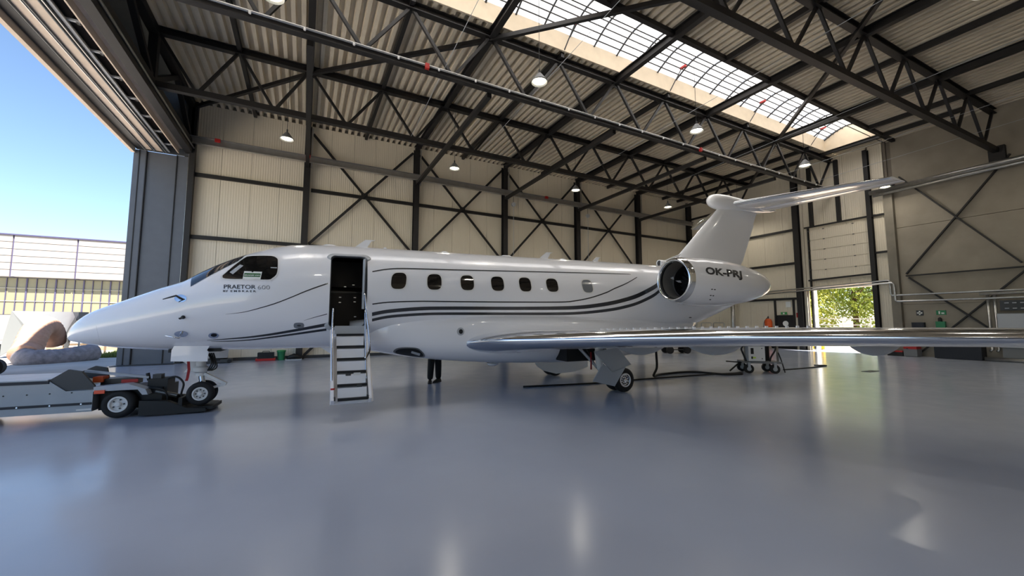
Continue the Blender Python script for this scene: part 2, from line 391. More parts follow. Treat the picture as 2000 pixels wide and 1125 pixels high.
pipe('floor_pipe', [(XR - 0.7, 5.95, 0.09), (XR - 0.7, 0, 0.09)], 0.09, 'long silver pipe lying on the floor by the concrete wall')
# concrete part of the right wall
wc = MB().box((XR + 0.25, (9.1 + YF) / 2, 5.8), (0.1, 9.1 - YF, 11.8)).build('wall_right_concrete', 'panel_joint', kind='structure', label='grey precast concrete wall with black cross bracing', cat='wall')
for y0, y1 in ((4.2, 8.75), (-0.4, 4.17), (-5.0, -0.43), (-9.0, -5.03)):
    for z0, z1 in ((0, 2.62), (2.635, 6.66), (6.68, 11.6)):
        MB().box((XR + 0.12, (y0 + y1) / 2, (z0 + z1) / 2), (0.16, y1 - y0, z1 - z0)).build('concrete_panel', 'concrete', wc)
MB().box((XR + 0.02, 8.93, 4.3), (0.5, 0.36, 8.6)).build('concrete_pier', 'concrete_dark', kind='structure', label='pale concrete pier between panel wall and concrete wall', cat='column')
MB().box((XR - 0.05, 8.93, 9.0), (0.4, 0.5, 0.8)).build('pier_head', 'steel_black', kind='structure', label='black steel bearing on top of the concrete pier', cat='bearing')
MB().ibeam((XR - 0.13, 3.5, 0), (XR - 0.13, 3.5, 11.3), 0.3, 0.3, 0.03, (1, 0, 0)).build('steel_column', 'steel_black', kind='structure', label='black steel column on the concrete wall', cat='column')
for (a, b, nm) in (((8.45, 9.35), (4.75, 4.3), 'upper'), ((4.75, 9.2), (8.5, 4.2), 'upper'), ((8.4, 4.0), (4.6, 0.15), 'lower'), ((4.6, 4.05), (8.3, 0.1), 'lower'), ((8.5, 4.1), (4.4, 4.12), 'middle')):
    MB().bar((XR - 0.02 - 0.06 * (a[0] > b[0]), a[0], a[1]), (XR - 0.02 - 0.06 * (a[0] > b[0]), b[0], b[1]), 0.06, 0.15, (1, 0, 0)).build('wall_brace', 'steel_black', kind='structure', label=f'black steel {nm} brace on the concrete wall', cat='brace', group='concrete wall braces')
MB().box((XR - 0.05, 5.1, 9.3), (0.3, 0.5, 0.7)).build('truss_bearing', 'steel_black', kind='structure', label='black steel bearing under a truss end on the concrete wall', cat='bearing')
# near wall behind the photographer, left wall ends
MB().box(((XL + XR) / 2, YF - 0.1, 5.8), (XR - XL + 0.4, 0.2, 11.8)).build('wall_front', 'panel_cream', kind='structure', label='cream panel wall facing the jet across the hall', cat='wall')
MB().box((-5.7, -7.6, 5.8), (1.9, 2.8, 11.8)).build('wall_left', 'panel_grey', kind='structure', label='grey wall return at the end of the big door', cat='wall')

# ------------------------------------------------------------------ big left door: leaf stack, header and tracks
dp = thing('door_1', 'stack of dark grey sliding hangar door leaves parked beside the opening', 'door', (-5.6, YB, 0), kind='structure')
for x0, x1, y in ((-6.55, -6.36, 21.38), (-6.34, -6.14, 21.34), (-6.12, -5.14, 21.40), (-5.12, -4.76, 21.36)):
    MB().box(((x0 + x1) / 2, y + 0.25, 4.45), (x1 - x0, 0.5, 8.9)).build('door_leaf', 'door_grey', dp)
for x in (-6.35, -6.13, -5.13):
    MB().box((x, 21.42, 4.45), (0.03, 0.2, 8.9)).build('rubber_seal', 'black', dp)
MB().box((-4.72, 21.32, 4.6), (0.03, 0.06, 9.2)).build('edge_rail', 'galvanised', dp)
MB().box((-5.6, 21.0, 0.01), (1.9, 0.5, 0.02)).build('threshold', 'dark_grey', dp)
hd = thing('door_header', 'wide header with beige sliding door tracks above the opening', 'door header', (-5.6, 7, 8.9), kind='structure')
Y0, Y1 = -6.2, 21.35
def hbox(name, m, x0, x1, z0, z1, y0=Y0, y1=Y1): return MB().box(((x0 + x1) / 2, (y0 + y1) / 2, (z0 + z1) / 2), (x1 - x0, y1 - y0, z1 - z0)).build(name, m, hd)
hbox('outer_fascia', 'track_beige', -6.62, -6.5, 8.75, 12.1)
hbox('dark_soffit', 'door_trim', -6.5, -4.6, 9.25, 9.32)
hbox('guide_beam', 'door_trim', -6.46, -6.22, 8.92, 9.25)
hbox('track', 'track_beige', -6.18, -5.95, 8.97, 9.2); hbox('track', 'track_beige', -5.86, -5.6, 8.97, 9.2)
for x in (-6.2, -5.93, -5.88, -5.58, -5.5): hbox('track_lip', 'galvanised' if x in (-5.93, -5.5) else 'mid_grey', x - 0.012, x + 0.012, 8.92, 9.2)
hbox('ledge', 'light_grey', -5.46, -5.38, 8.98, 9.02)
hbox('inner_fascia', 'track_beige', -5.12, -5.08, 9.0, 9.3); hbox('inner_face', 'track_beige', -5.1, -4.9, 9.22, 9.24)
hbox('edge_beam', 'steel_black', -4.86, -4.6, 9.05, 9.4)
for k in range(21):
    y = 20.6 - k * 1.27
    MB().box((-5.3, y, 9.06), (0.28, 0.06, 0.05)).build('bracket', 'light_grey', hd)
    MB().cyl((-5.2, y - 0.02, 9.12), (-5.2, y + 0.12, 9.12), 0.09, n=10).build('roller', 'black', hd)
pipe('header_pipe', [(-4.56, 21.2, 9.28), (-4.56, -6, 9.28)], 0.035, 'thin silver pipe running along the door header')
# wall sheet above the door and the roof edge
MB().box((-5.65, 7.6, 12.15), (2.1, 28, 0.1)).build('roof_edge', 'panel_grey', kind='structure', label='flat grey roof edge above the door header', cat='roof')
MB().box((-6.4, 7.6, 10.6), (0.08, 27.8, 3.0)).build('wall_left_upper', 'panel_grey', kind='structure', label='grey sheet wall above the big door tracks', cat='wall')
MB().box((-5.6, YB + 0.1, 10.6), (1.9, 0.1, 3.2)).build('wall_back_corner', 'panel_grey', kind='structure', label='grey sheet closing the corner above the door leaves', cat='wall')
# lattice girder over the big door
g = thing('door_girder', 'black lattice girder running above the big door', 'girder', (-4.75, 7, 9.4), kind='structure')
MB().bar((-4.72, -6, 11.25), (-4.72, 21.4, 11.25), 0.26, 0.26).build('top_chord', 'steel_black', g)
MB().bar((-4.72, -6, 9.5), (-4.72, 21.4, 9.5), 0.26, 0.22).build('bottom_chord', 'steel_black', g)
ys = [21.3, 18.85, 16.3, 13.85, 11.4, 8.7, 6.0, 3.3, 0.6, -2.1, -4.8]
for i, y in enumerate(ys):
    if i % 2 == 0: MB().bar((-4.72, y, 9.5), (-4.72, y, 11.3), 0.24, 0.24).build('post', 'steel_black', g)
    if i < len(ys) - 1:
        za, zb = (9.6, 11.15) if i % 2 == 0 else (11.15, 9.6)
        MB().bar((-4.72, y, za), (-4.72, ys[i + 1], zb), 0.16, 0.16).build('diagonal', 'steel_black', g)
MB().bar((-4.6, 21.3, 0), (-4.6, 21.3, 11.4), 0.2, 0.24).build('corner_post', 'steel_black', kind='structure', label='black corner post beside the parked door leaves', cat='column')

# ------------------------------------------------------------------ roof deck, skylight
SX0, SX1, SY0, SY1 = -3.0, 26.1, 8.7, 11.05
dk = MB()
def deck(x0, x1, y0, y1):
    p = 0.30; n = int(round((x1 - x0) / p)); p = (x1 - x0) / n; prof = []
    for i in range(n):
        for t, z in ((0, 0), (0.40, 0), (0.50, 0.19), (0.90, 0.19)): prof.append((x0 + (i + t) * p, ZR + z))
    prof.append((x1, ZR))
    dk.add([(x, y, z) for x, z in prof for y in (y0, y1)], [(2 * i, 2 * i + 1, 2 * i + 3, 2 * i + 2) for i in range(len(prof) - 1)])
deck(XL - 0.2, XR + 0.2, YF - 0.1, SY0); deck(XL - 0.2, SX0, SY0, SY1); deck(SX1, XR + 0.2, SY0, SY1); deck(XL - 0.2, XR + 0.2, SY1, YB + 0.2)
dk.build('ceiling', 'deck', kind='structure', label='corrugated beige steel roof deck', cat='ceiling', fixn=False)
w1 = thing('window_1', 'long arched rooflight with white sheets and dark ribs', 'skylight', (SX0, SY0, ZR), kind='structure')
MB().box(((SX0 + SX1) / 2, SY1 + 0.03, ZR + 0.32), (SX1 - SX0, 0.06, 0.68)).build('curb', 'curb', w1)
MB().box(((SX0 + SX1) / 2, SY0 - 0.03, ZR + 0.32), (SX1 - SX0, 0.06, 0.68)).build('curb', 'curb', w1)
for x in (SX0 - 0.03, SX1 + 0.03): MB().box((x, (SY0 + SY1) / 2, ZR + 0.55), (0.06, SY1 - SY0 + 0.1, 1.14)).build('curb', 'curb', w1)
ZV, RISE = ZR + 0.66, 0.42
def vz(t): return ZV + RISE * math.sin(math.pi * t)
NP = 26; pw = (SX1 - SX0) / NP; pane = rib = None
for k in range(NP + 1):
    if k < NP:
        if pane is None:
            ts = [i / 10 for i in range(11)]
            pane = MB().add([(x, SY0 + t * (SY1 - SY0), vz(t)) for t in ts for x in (0.01, pw - 0.01)], [(2 * i, 2 * i + 1, 2 * i + 3, 2 * i + 2) for i in range(10)]).build('pane', 'skylight_sheet', w1, smooth='all', fixn=False)
            o = pane
        else: o = pane.copy(); col.objects.link(o)
        o.location = (SX0 + k * pw, 0, 0)
    if rib is None:
        rib = MB().tube([(0, SY0 + t / 12 * (SY1 - SY0), vz(t / 12) - 0.05) for t in range(13)], 0.036, 6).build('rib', 'dark_grey', w1); o = rib
    else: o = rib.copy(); col.objects.link(o)
    o.location = (SX0 + k * pw, 0, 0)
for t in (0.62, 0.72, 0.81, 0.9):
    y = SY0 + t * (SY1 - SY0); MB().cyl((SX0, y, vz(t) - 0.1), (SX1, y, vz(t) - 0.1), 0.024, n=6).build('safety_bar', 'dark_grey', w1)
for k in range(5):
    x = (COLS[k] + ([XL] + COLS)[k]) / 2 if k else -2.45
    x = [2.53, 7.94, 13.4, 19.0, 24.6][k]
    for dy in (0.0, ):
        MB().bar((x, SY1 + 0.02, ZR), (x + 0.12, SY1 - 0.5, ZR + 0.75), 0.03, 0.03).build('opener_strut', 'dark_grey', w1)
        MB().box((x + 0.16, SY1 - 0.55, ZR + 0.8), (0.1, 0.26, 0.08)).build('opener_motor', 'red', w1)

# ------------------------------------------------------------------ roof trusses
ZT, ZBC = 11.33, 9.46
tops = []
edges = [XL + 0.1] + COLS
for i in range(6):
    tops += [edges[i], (edges[i] + edges[i + 1]) / 2]
tops.append(edges[-1])
def truss(y, label, y1=None):
    y1 = y if y1 is None else y1
    def Y(x): return y + (y1 - y) * (x - XL) / (XR - XL)
    t = thing('roof_truss', label, 'truss', (XL, y, ZBC), kind='structure', group='roof trusses')
    MB().ibeam((XL, Y(XL), ZT), (XR, Y(XR), ZT), 0.22, 0.24, 0.03).build('top_chord', 'steel_black', t)
    MB().bar((XL, Y(XL), ZBC), (XR, Y(XR), ZBC), 0.2, 0.2).build('bottom_chord', 'steel_black', t)
    for a, b in zip(tops[:-1], tops[1:]):
        m = (a + b) / 2
        MB().bar((a + 0.06, Y(a), ZT - 0.1), (m - 0.06, Y(m), ZBC + 0.08), 0.09, 0.09).build('diagonal', 'steel_black', t)
        MB().bar((m + 0.06, Y(m), ZBC + 0.08), (b - 0.06, Y(b), ZT - 0.1), 0.09, 0.09).build('diagonal', 'steel_black', t)
    for x in COLS[:-1]:
        MB().box((x, Y(x), ZT - 0.12), (0.4, 0.03, 0.3)).build('gusset', 'steel_black', t)
    return t
truss(16.3, 'black lattice roof truss nearest the cream back wall')
truss(11.42, 'black lattice roof truss along the edge of the rooflight')
truss(6.3, 'black lattice roof truss on the open side of the rooflight', 5.1)
truss(0.9, 'black lattice roof truss farthest from the back wall')
# sprinkler pipe carried on the bottom chord by the rooflight
sp = thing('sprinkler_pipe', 'silver sprinkler pipe with white heads on a truss bottom chord', 'pipe', (XL, 11.28, 9.4))
MB().cyl((XL + 0.2, 11.28, 9.5), (XR - 0.2, 11.28, 9.5), 0.035, n=10).build('pipe_run', 'galvanised', sp, smooth=True)
for k in range(26): MB().cyl((XL + 0.8 + k * 1.22, 11.25, 9.42), (XL + 0.8 + k * 1.22, 11.25, 9.5), 0.03, n=8).build('sprinkler_head', 'white_matte', sp)
for x in (15.5, 3.0): MB().box((x, 11.25, 9.45), (0.12, 0.1, 0.16)).build('red_valve', 'red', sp)
# rafters and purlins along the hall depth
for i, x in enumerate(COLS[:-1]):
    MB().ibeam((x, YF, ZR - 0.16), (x, YB - 0.1, ZR - 0.16), 0.2, 0.3, 0.03).build('roof_rafter', 'steel_black', kind='structure', label='black roof rafter crossing under deck and rooflight', cat='rafter', group='roof rafters')
    MB().bar((x, YB - 0.37, 9.28), (x, 11.54, 9.3), 0.16, 0.16).build('tie_beam', 'steel_black', kind='structure', label='black tie beam from wall column to roof truss', cat='beam', group='tie beams')
for k in range(6):
    x = (edges[k] + edges[k + 1]) / 2
    for y0, y1 in ((YF, SY0 - 0.1), (SY1 + 0.1, YB - 0.1)):
        MB().bar((x, y0, ZR - 0.1), (x, y1, ZR - 0.1), 0.13, 0.2).build('roof_purlin', 'steel_black', kind='structure', label='slim black purlin under the corrugated deck', cat='purlin', group='roof purlins')
for (xa, ya), (xb, yb) in (((XL + 0.2, 21.2), (-0.15, 16.3)), ((-0.15, 16.3), (5.2, 11.42)), ((5.2, 11.42), (10.67, 6.0)), ((27.4, 16.3), (21.82, 11.42)), ((21.82, 11.42), (16.2, 6.0)), ((16.2, 6.0), (10.67, 0.9))):
    MB().bar((xa, ya, 11.2), (xb, yb, 11.2), 0.12, 0.14).build('roof_brace', 'steel_black', kind='structure', label='black diagonal wind brace in the roof plane', cat='brace', group='roof wind braces')
MB().bar((XL, SY0 - 0.12, ZR - 0.08), (XR, SY0 - 0.12, ZR - 0.08), 0.16, 0.16).build('rooflight_trimmer', 'steel_black', kind='structure', label='black trimmer beam along the open side of the rooflight', cat='beam')
MB().bar((26.3, SY0 - 3, ZR - 0.08), (26.3, YB - 0.1, ZR - 0.08), 0.16, 0.18).build('rooflight_trimmer', 'steel_black', kind='structure', label='black trimmer beam across the end of the rooflight', cat='beam')
# thin suspension wires across the hall
for k in range(6):
    x = [3.4, 6.6, 12.6, 18.0, 22.4, 25.2][k]
    MB().cyl((x, 2.0, 9.9), (x + 0.3, 16.2, 9.55), 0.008, n=5).build('wire_rope', 'light_grey', label='thin steel wire stretched between the roof trusses', cat='wire', group='roof wires')

MB().cyl((XL + 0.3, 9.15, 11.5), (XR, 9.0, 11.5), 0.02, n=6).build('lamp_carrier_wire', 'dark_grey', kind='structure', label='dark carrier wire strung along beneath the rooflight', cat='wire')
# ------------------------------------------------------------------ high bay lamps
def lamp():
    t = thing('high_bay_lamp', 'round high bay lamp hanging lit from the roof', 'lamp', (0, 0, 0), group='high bay lamps', local=True)
    MB().lathe((0, 0, 0), (0, 0, 1), [(0.02, 0.19), (-0.03, 0.23), (0.0, 0.24), (0.05, 0.2), (0.16, 0.12), (0.24, 0.06), (0.26, 0.0)], 24).build('housing', 'mid_grey', t, smooth=True)
    MB().lathe((0, 0, 0), (0, 0, 1), [(0.0, 0.0), (-0.012, 0.08), (-0.012, 0.15), (0.01, 0.19)], 24).build('lens', 'lens', t, smooth='all')
    MB().cyl((0, 0, 0.25), (0, 0, 0.36), 0.03, n=8).build('hook', 'dark_grey', t)
    MB().cyl((0, 0, 0.36), (0, 0, 2.87), 0.008, n=5).build('cable', 'black', t)
    return t
spots = [(-0.87, 9.3), (5.75, 9.25), (12.35, 9.1), (19.4, 9.0), (26.2, 8.6), (-0.85, 16.75), (5.75, 16.55), (12.4, 16.4), (19.2, 16.3), (-0.9, 2.2), (5.8, 2.2), (12.4, 2.2), (19.3, 2.2), (26.1, 2.2), (-0.9, -4.8), (5.8, -4.8), (12.4, -4.8), (19.3, -4.8), (25.9, 16.2)]
proto = lamp()
lname = ['lit high bay lamp in the row beneath the rooflight', 'lit high bay lamp in the row by the back wall', 'lit high bay lamp in the open half of the hall']
ORD = ['first', 'second', 'third', 'fourth', 'fifth']
cnt = {}
for i, (x, y) in enumerate(spots):
    lab = lname[0] if 8 < y < 10 else lname[1] if y > 12 else lname[2]
    o = proto if i == 0 else copy_tree(proto, (x, y, 8.65))
    k_ = (lab, y > 0); cnt[k_] = cnt.get(k_, 0) + 1
    o.location = (x, y, 8.65); o['label'] = (f'{ORD[cnt[k_] - 1]} lit high bay lamp from the big door, ' + {lname[0]: 'in the row beneath the rooflight', lname[1]: 'in the row by the back wall', lname[2]: 'in the open half of the hall' if y > 0 else 'in the row by the facing wall'}[lab]); o['group'] = {lname[0]: 'lamps beneath the rooflight', lname[1]: 'lamps by the back wall', lname[2]: 'lamps in the open half'}[lab]
    ld = bpy.data.lights.new('lamp_glow', 'AREA'); ld.shape = 'DISK'; ld.size = 0.36; ld.energy = LAMP_POWER; ld.color = (1.0, 0.93, 0.82)
    lo = bpy.data.objects.new('lamp_glow', ld); col.objects.link(lo); lo.location = (x, y, 8.62)

# ------------------------------------------------------------------ the business jet (local x runs aft from the nose, -y is its left side)
AX, AY, AYAW = -3.69, 9.89, R(-3)
jet = thing('business_jet', 'white twin engine business jet with charcoal stripes parked across the hangar', 'airplane', (AX, AY, 0), AYAW, local=True)
JM = Matrix.Translation((AX, AY, 0)) @ Matrix.Rotation(AYAW, 4, 'Z'); JI = JM.inverted()
JEYE = JI @ EYEV; JR = JI.to_3x3()
def jray(px, py): return (JR @ ray(px, py)).normalized()
def jlat(px, py, lat):      # point of the pixel's direction on the vertical plane 'lat' metres left of the jet's centreline
    d = jray(px, py); return JEYE + d * ((-lat - JEYE.y) / d.y)
def hit(px, py, tree, off=0.004):
    d = jray(px, py); p, n, i, dist = tree.ray_cast(JEYE, d)
    if p is None: return None
    if n.dot(d) > 0: n = -n
    return p + n * off
def spline(tab, x):
    n = len(tab)
    if x <= tab[0][0]: return tab[0][1:]
    if x >= tab[-1][0]: return tab[-1][1:]
    for i in range(n - 1):
        if tab[i][0] <= x <= tab[i + 1][0]: break
    h = tab[i + 1][0] - tab[i][0]; t = (x - tab[i][0]) / h; out = []
    for k in range(1, len(tab[0])):
        def sl(j):
            if j <= 0 or j >= n - 1: return None
            a = (tab[j][k] - tab[j - 1][k]) / (tab[j][0] - tab[j - 1][0]); b = (tab[j + 1][k] - tab[j][k]) / (tab[j + 1][0] - tab[j][0])
            return 0.0 if a * b <= 0 else 2 * a * b / (a + b)
        d = (tab[i + 1][k] - tab[i][k]) / h
        m0, m1 = sl(i), sl(i + 1); m0 = d if m0 is None else m0; m1 = d if m1 is None else m1
        out.append((2 * t ** 3 - 3 * t * t + 1) * tab[i][k] + (t ** 3 - 2 * t * t + t) * h * m0 + (-2 * t ** 3 + 3 * t * t) * tab[i + 1][k] + (t ** 3 - t * t) * h * m1)
    return out
# station: x, top z, bottom z, half width, height of the widest point
ST = [(0.0, 1.50, 1.46, 0.02, 1.48), (0.03, 1.60, 1.40, 0.10, 1.49), (0.10, 1.72, 1.375, 0.20, 1.53), (0.34, 1.93, 1.32, 0.40, 1.61), (0.68, 2.09, 1.26, 0.58, 1.70),
      (1.02, 2.25, 1.225, 0.72, 1.78), (1.34, 2.40, 1.20, 0.82, 1.86), (1.67, 2.54, 1.19, 0.90, 1.94), (1.92, 2.72, 1.185, 0.95, 2.02), (2.19, 2.89, 1.18, 0.99, 2.09),
      (2.55, 3.08, 1.175, 1.03, 2.16), (2.85, 3.205, 1.17, 1.06, 2.21), (3.4, 3.37, 1.17, 1.09, 2.27), (4.0, 3.42, 1.17, 1.11, 2.30), (5.0, 3.445, 1.17, 1.12, 2.31),
      (8.0, 3.48, 1.18, 1.12, 2.33), (11.0, 3.53, 1.2, 1.12, 2.36), (13.0, 3.55, 1.27, 1.11, 2.42), (14.2, 3.55, 1.40, 1.07, 2.5), (15.1, 3.54, 1.60, 1.0, 2.58), (16.0, 3.52, 1.88, 0.9, 2.7),
      (17.6, 3.46, 2.41, 0.66, 2.95), (18.6, 3.38, 2.72, 0.44, 3.05), (19.4, 3.26, 2.92, 0.2, 3.1), (19.6, 3.14, 3.06, 0.05, 3.1)]
DX0, DX1, DZ0, DZ1 = 4.18, 4.88, 1.62, 3.10
xs = sorted(set([round(x, 3) for x in [0, .01, .03, .06, .1, .17, .25, .34, .5, .68, .85, 1.02, 1.18, 1.34, 1.5, 1.67, 1.8, 1.92, 2.05, 2.19, 2.37, 2.55, 2.7, 2.85, 3.1, 3.4, 3.7, 4.0, DX0, 4.4, 4.65, DX1]] + [5.2 + 0.4 * k for k in range(36)] + [19.5, 19.6]))
NA = 80
zc0 = 2.305
ta = [2 * math.pi * i / NA for i in range(NA)]
def ang_for(z):          # left side angle (pi..2pi measured from the top) at the door station
    top, bot, hw, zc = spline(ST, 4.5)
    c = (z - zc) / (top - zc) if z > zc else (z - zc) / (zc - bot)
    return 2 * math.pi - math.acos(max(-1, min(1, c)))
TA, TB = ang_for(DZ1), ang_for(DZ0)
for t in (TA, TB):
    j = min(range(NA), key=lambda i: abs(ta[i] - t)); ta[j] = t
def spt(x, t, off=0.0):
    top, bot, hw, zc = spline(ST, x)
    c, s = math.cos(t), math.sin(t)
    z = zc + ((top - zc) if c > 0 else (zc - bot)) * c
    p = Vector((x, hw * s, z))
    if off:
        n = Vector((0, s / max(hw, 0.05), c / max((top - zc) if c > 0 else (zc - bot), 0.05))).normalized(); p += n * off
    return p
fv, ff = [], []
for x in xs:
    for t in ta: fv.append(spt(x, t))
for i in range(len(xs) - 1):
    for j in range(NA):
        k = (j + 1) % NA; tm = (ta[j] + (ta[k] if k else 2 * math.pi)) / 2
        if DX0 - 0.001 <= xs[i] and xs[i + 1] <= DX1 + 0.001 and min(TA, TB) < tm < max(TA, TB): continue
        ff.append((i * NA + j, i * NA + k, (i + 1) * NA + k, (i + 1) * NA + j))
b = MB(); b.v, b.f = fv, ff
fus = b.build('fuselage', 'white_paint', jet, smooth='all')
FT = BVHTree.FromPolygons([Vector(v) for v in fv], ff)
# belly fairing
BF = [(4.6, 1.75, 1.2, 0.55), (5.1, 1.82, 1.07, 0.84), (5.65, 1.89, 0.96, 0.99), (6.6, 1.97, 0.82, 1.11), (8.0, 2.02, 0.70, 1.19), (9.2, 2.02, 0.645, 1.21), (10.6, 1.98, 0.62, 1.19), (12.0, 1.92, 0.72, 1.12), (13.2, 1.84, 0.98, 0.98), (14.2, 1.78, 1.28, 0.78), (15.0, 1.75, 1.55, 0.5)]
bx = [4.6 + 0.26 * k for k in range(41)]
def belly(x, t):
    zt, zb, hw = spline(BF, x); zc = zb + (zt - zb) * 0.62
    c, s = math.cos(t), math.sin(t); e = 0.68
    return Vector((x, hw * math.copysign(abs(s) ** e, s), zc + ((zt - zc) if c > 0 else (zc - zb)) * math.copysign(abs(c) ** e, c)))
bb = MB(); bb.loft([[belly(x, 2 * math.pi * i / 48) for i in range(48)] for x in bx], True)
bfo = bb.build('belly_fairing', 'white_paint', jet, smooth='all')
BT = BVHTree.FromPolygons([Vector(v) for v in bb.v], bb.f)
ALLB = MB(); ALLB.add(fv, ff); ALLB.add(bb.v, bb.f); AT = BVHTree.FromPolygons([Vector(v) for v in ALLB.v], ALLB.f)

def patch(name, poly, tree, material, off=0.004, rings=5, parent=jet, smooth='all'):
    cx = sum(p[0] for p in poly) / len(poly); cy = sum(p[1] for p in poly) / len(poly); m = MB(); rows = []
    for k in range(rings + 1):
        s = 1 - k / rings
        rows.append([hit(cx + (x - cx) * max(s, 0.001), cy + (y - cy) * max(s, 0.001), tree, off) for x, y in poly])
    if any(p is None for r in rows for p in r): return None
    m.loft(rows, False); return m.build(name, material, parent, smooth=smooth)
def ringpatch(name, po, pi_, tree, material, off, parent=jet):
    a = [hit(x, y, tree, off) for x, y in po]; b2 = [hit(x, y, tree, off) for x, y in pi_]
    if None in a or None in b2: return None
    return MB().loft([a, b2], False).build(name, material, parent)
def scale_poly(poly, s, sy=None):
    cx = sum(p[0] for p in poly) / len(poly); cy = sum(p[1] for p in poly) / len(poly); sy = s if sy is None else sy
    return [(cx + (x - cx) * s, cy + (y - cy) * sy) for x, y in poly]
def smooth_poly(poly, n=6):
    P = [Vector((x, y, 0)) for x, y in poly]; out = []; N = len(P)
    for i in range(N):
        a, b_, c, d = P[i - 1], P[i], P[(i + 1) % N], P[(i + 2) % N]
        for k in range(n):
            t = k / n; q = 0.5 * ((2 * b_) + (c - a) * t + (2 * a - 5 * b_ + 4 * c - d) * t * t + (3 * b_ - a - 3 * c + d) * t ** 3); out.append((q.x, q.y))
    return out
def band(name, up, lo, tree, material, off=0.004, n=10):
    U = bez([(x, y, 0) for x, y in up], n); Lw = bez([(x, y, 0) for x, y in lo], n); rows = [[], [], []]
    for u, v in zip(U, Lw):
        ps = [hit(u.x + (v.x - u.x) * t, u.y + (v.y - u.y) * t, tree, off) for t in (0, 0.5, 1)]
        if None in ps: continue
        for r, p in zip(rows, ps): r.append(p)
    m = MB()
    m.loft(rows, False, closed=False); return m.build(name, material, jet, smooth='all')
def line(name, pts, tree, material, off=0.004, n=10):      # (x, y, thickness) in pixels
    return band(name, [(x, y - w / 2) for x, y, w in pts], [(x, y + w / 2) for x, y, w in pts], tree, material, off, n)
def z2(pts, s, ox, oy): return [(ox + p[0] / s, oy + p[1] / s) + tuple(q / s for q in p[2:]) for p in pts]
# paint stripes
line('stripe', z2([(190, 720, 1), (350, 702, 5), (500, 665, 8), (650, 620, 10), (800, 562, 10), (900, 520, 11), (1000, 482, 12), (1128, 438, 12)], 4.688, 400, 460), FT, 'stripe')
line('stripe', z2([(905, 778, 1), (1000, 750, 5), (1120, 718, 7)], 4.688, 400, 460), FT, 'stripe')
line('stripe', z2([(20, 958, 2), (200, 946, 8), (400, 930, 14), (600, 905, 19), (800, 872, 23), (1000, 836, 27), (1116, 815, 30)], 4.688, 400, 460), FT, 'stripe')
line('stripe', z2([(60, 968, 2), (200, 967, 6), (400, 956, 10), (600, 932, 14), (800, 905, 17), (1000, 876, 20), (1114, 860, 21)], 4.688, 400, 460), FT, 'stripe')
A3 = (3.308, 700, 460)
line('stripe', z2([(90, 234, 7), (180, 219, 7), (300, 214, 7), (600, 222, 7), (1000, 231, 6), (1654, 247, 5), (1760, 252, 2)], *A3), FT, 'stripe')
line('stripe', z2([(90, 443, 8), (200, 431, 8), (400, 425, 8), (700, 428, 8), (1000, 430, 8), (1300, 430, 8), (1400, 422, 8), (1500, 402, 8), (1600, 369, 8), (1654, 343, 8), (1730, 310, 7), (1800, 270, 5)], *A3), FT, 'stripe')
band('stripe', z2([(88, 497), (200, 477), (400, 461), (600, 458), (1000, 460), (1300, 457), (1450, 450), (1600, 430), (1700, 408), (1800, 376), (1900, 325), (1936, 300)], *A3), z2([(88, 520), (200, 500), (400, 484), (600, 480), (1000, 481), (1300, 480), (1450, 474), (1600, 455), (1700, 434), (1800, 404), (1900, 355), (1936, 330)], *A3), FT, 'stripe')
band('stripe', z2([(88, 537), (200, 515), (400, 500), (600, 496), (1000, 497), (1300, 496), (1450, 490), (1600, 474), (1700, 456), (1800, 428), (1900, 380), (1945, 345)], *A3), z2([(88, 555), (200, 533), (400, 517), (600, 513), (1000, 514), (1300, 514), (1450, 508), (1600, 493), (1700, 476), (1800, 448), (1900, 402), (1945, 368)], *A3), FT, 'stripe')
# cabin windows
CW = [(778.8, 548.8, 29.4, 31.6, -0.1), (848.3, 550.9, 27.8, 30.2, 0.02), (912.4, 552.6, 25.8, 28.8, 0.08), (971.4, 554.4, 24.6, 27.6, 0.12), (1025.4, 555.9, 22.8, 27.0, 0.17), (1078.2, 557.2, 22.2, 25.6, 0.2), (1146.8, 559.2, 19.8, 24.6, 0.23)]
for i, (cx, cy, w, h, sh) in enumerate(CW):
    po = []
    for k in range(40):
        t = 2 * math.pi * k / 40; c, s = math.cos(t), math.sin(t)
        x = math.copysign(abs(c) ** 0.66, c) * w / 2; y = math.copysign(abs(s) ** 0.66, s) * h / 2
        po.append((cx + x + sh * y, cy + y))
    fr = ringpatch('window_rim', scale_poly(po, 1.16, 1.14), po, FT, 'white_matte', 0.009)
    pn = patch('window_pane', scale_poly(po, 1.03), FT, 'glass_grey' if i == 6 else 'glass_dark', 0.005)
# cockpit side window, windscreen
cw = smooth_poly(z2([(85, 820), (170, 735), (480, 470), (800, 240), (960, 185), (1350, 168), (1700, 180), (1840, 240), (1880, 330), (1870, 640), (1820, 790), (1700, 890), (1560, 940), (900, 925), (180, 910)], 16.667, 430, 490), 4)
patch('cockpit_window', cw, FT, 'glass_dark', 0.006, 8)
ringpatch('cockpit_window_rim', scale_poly(cw, 1.05, 1.09), cw, FT, 'white_matte', 0.009)
card = patch('placard', z2([(790, 668), (1370, 690), (1315, 935), (735, 920)], 16.667, 430, 490), FT, 'card_white', 0.010, 3)
patch('placard_band', z2([(800, 730), (1330, 745), (1300, 862), (765, 850)], 16.667, 430, 490), FT, 'card_green', 0.012, 3, parent=card)
patch('sun_visor', z2([(315, 705), (650, 455), (765, 490), (420, 770)], 16.667, 430, 490), FT, 'light_grey', 0.009, 2)
patch('window_latch', z2([(1645, 538), (1850, 545), (1850, 575), (1645, 565)], 16.667, 430, 490), FT, 'light_grey', 0.009, 2)
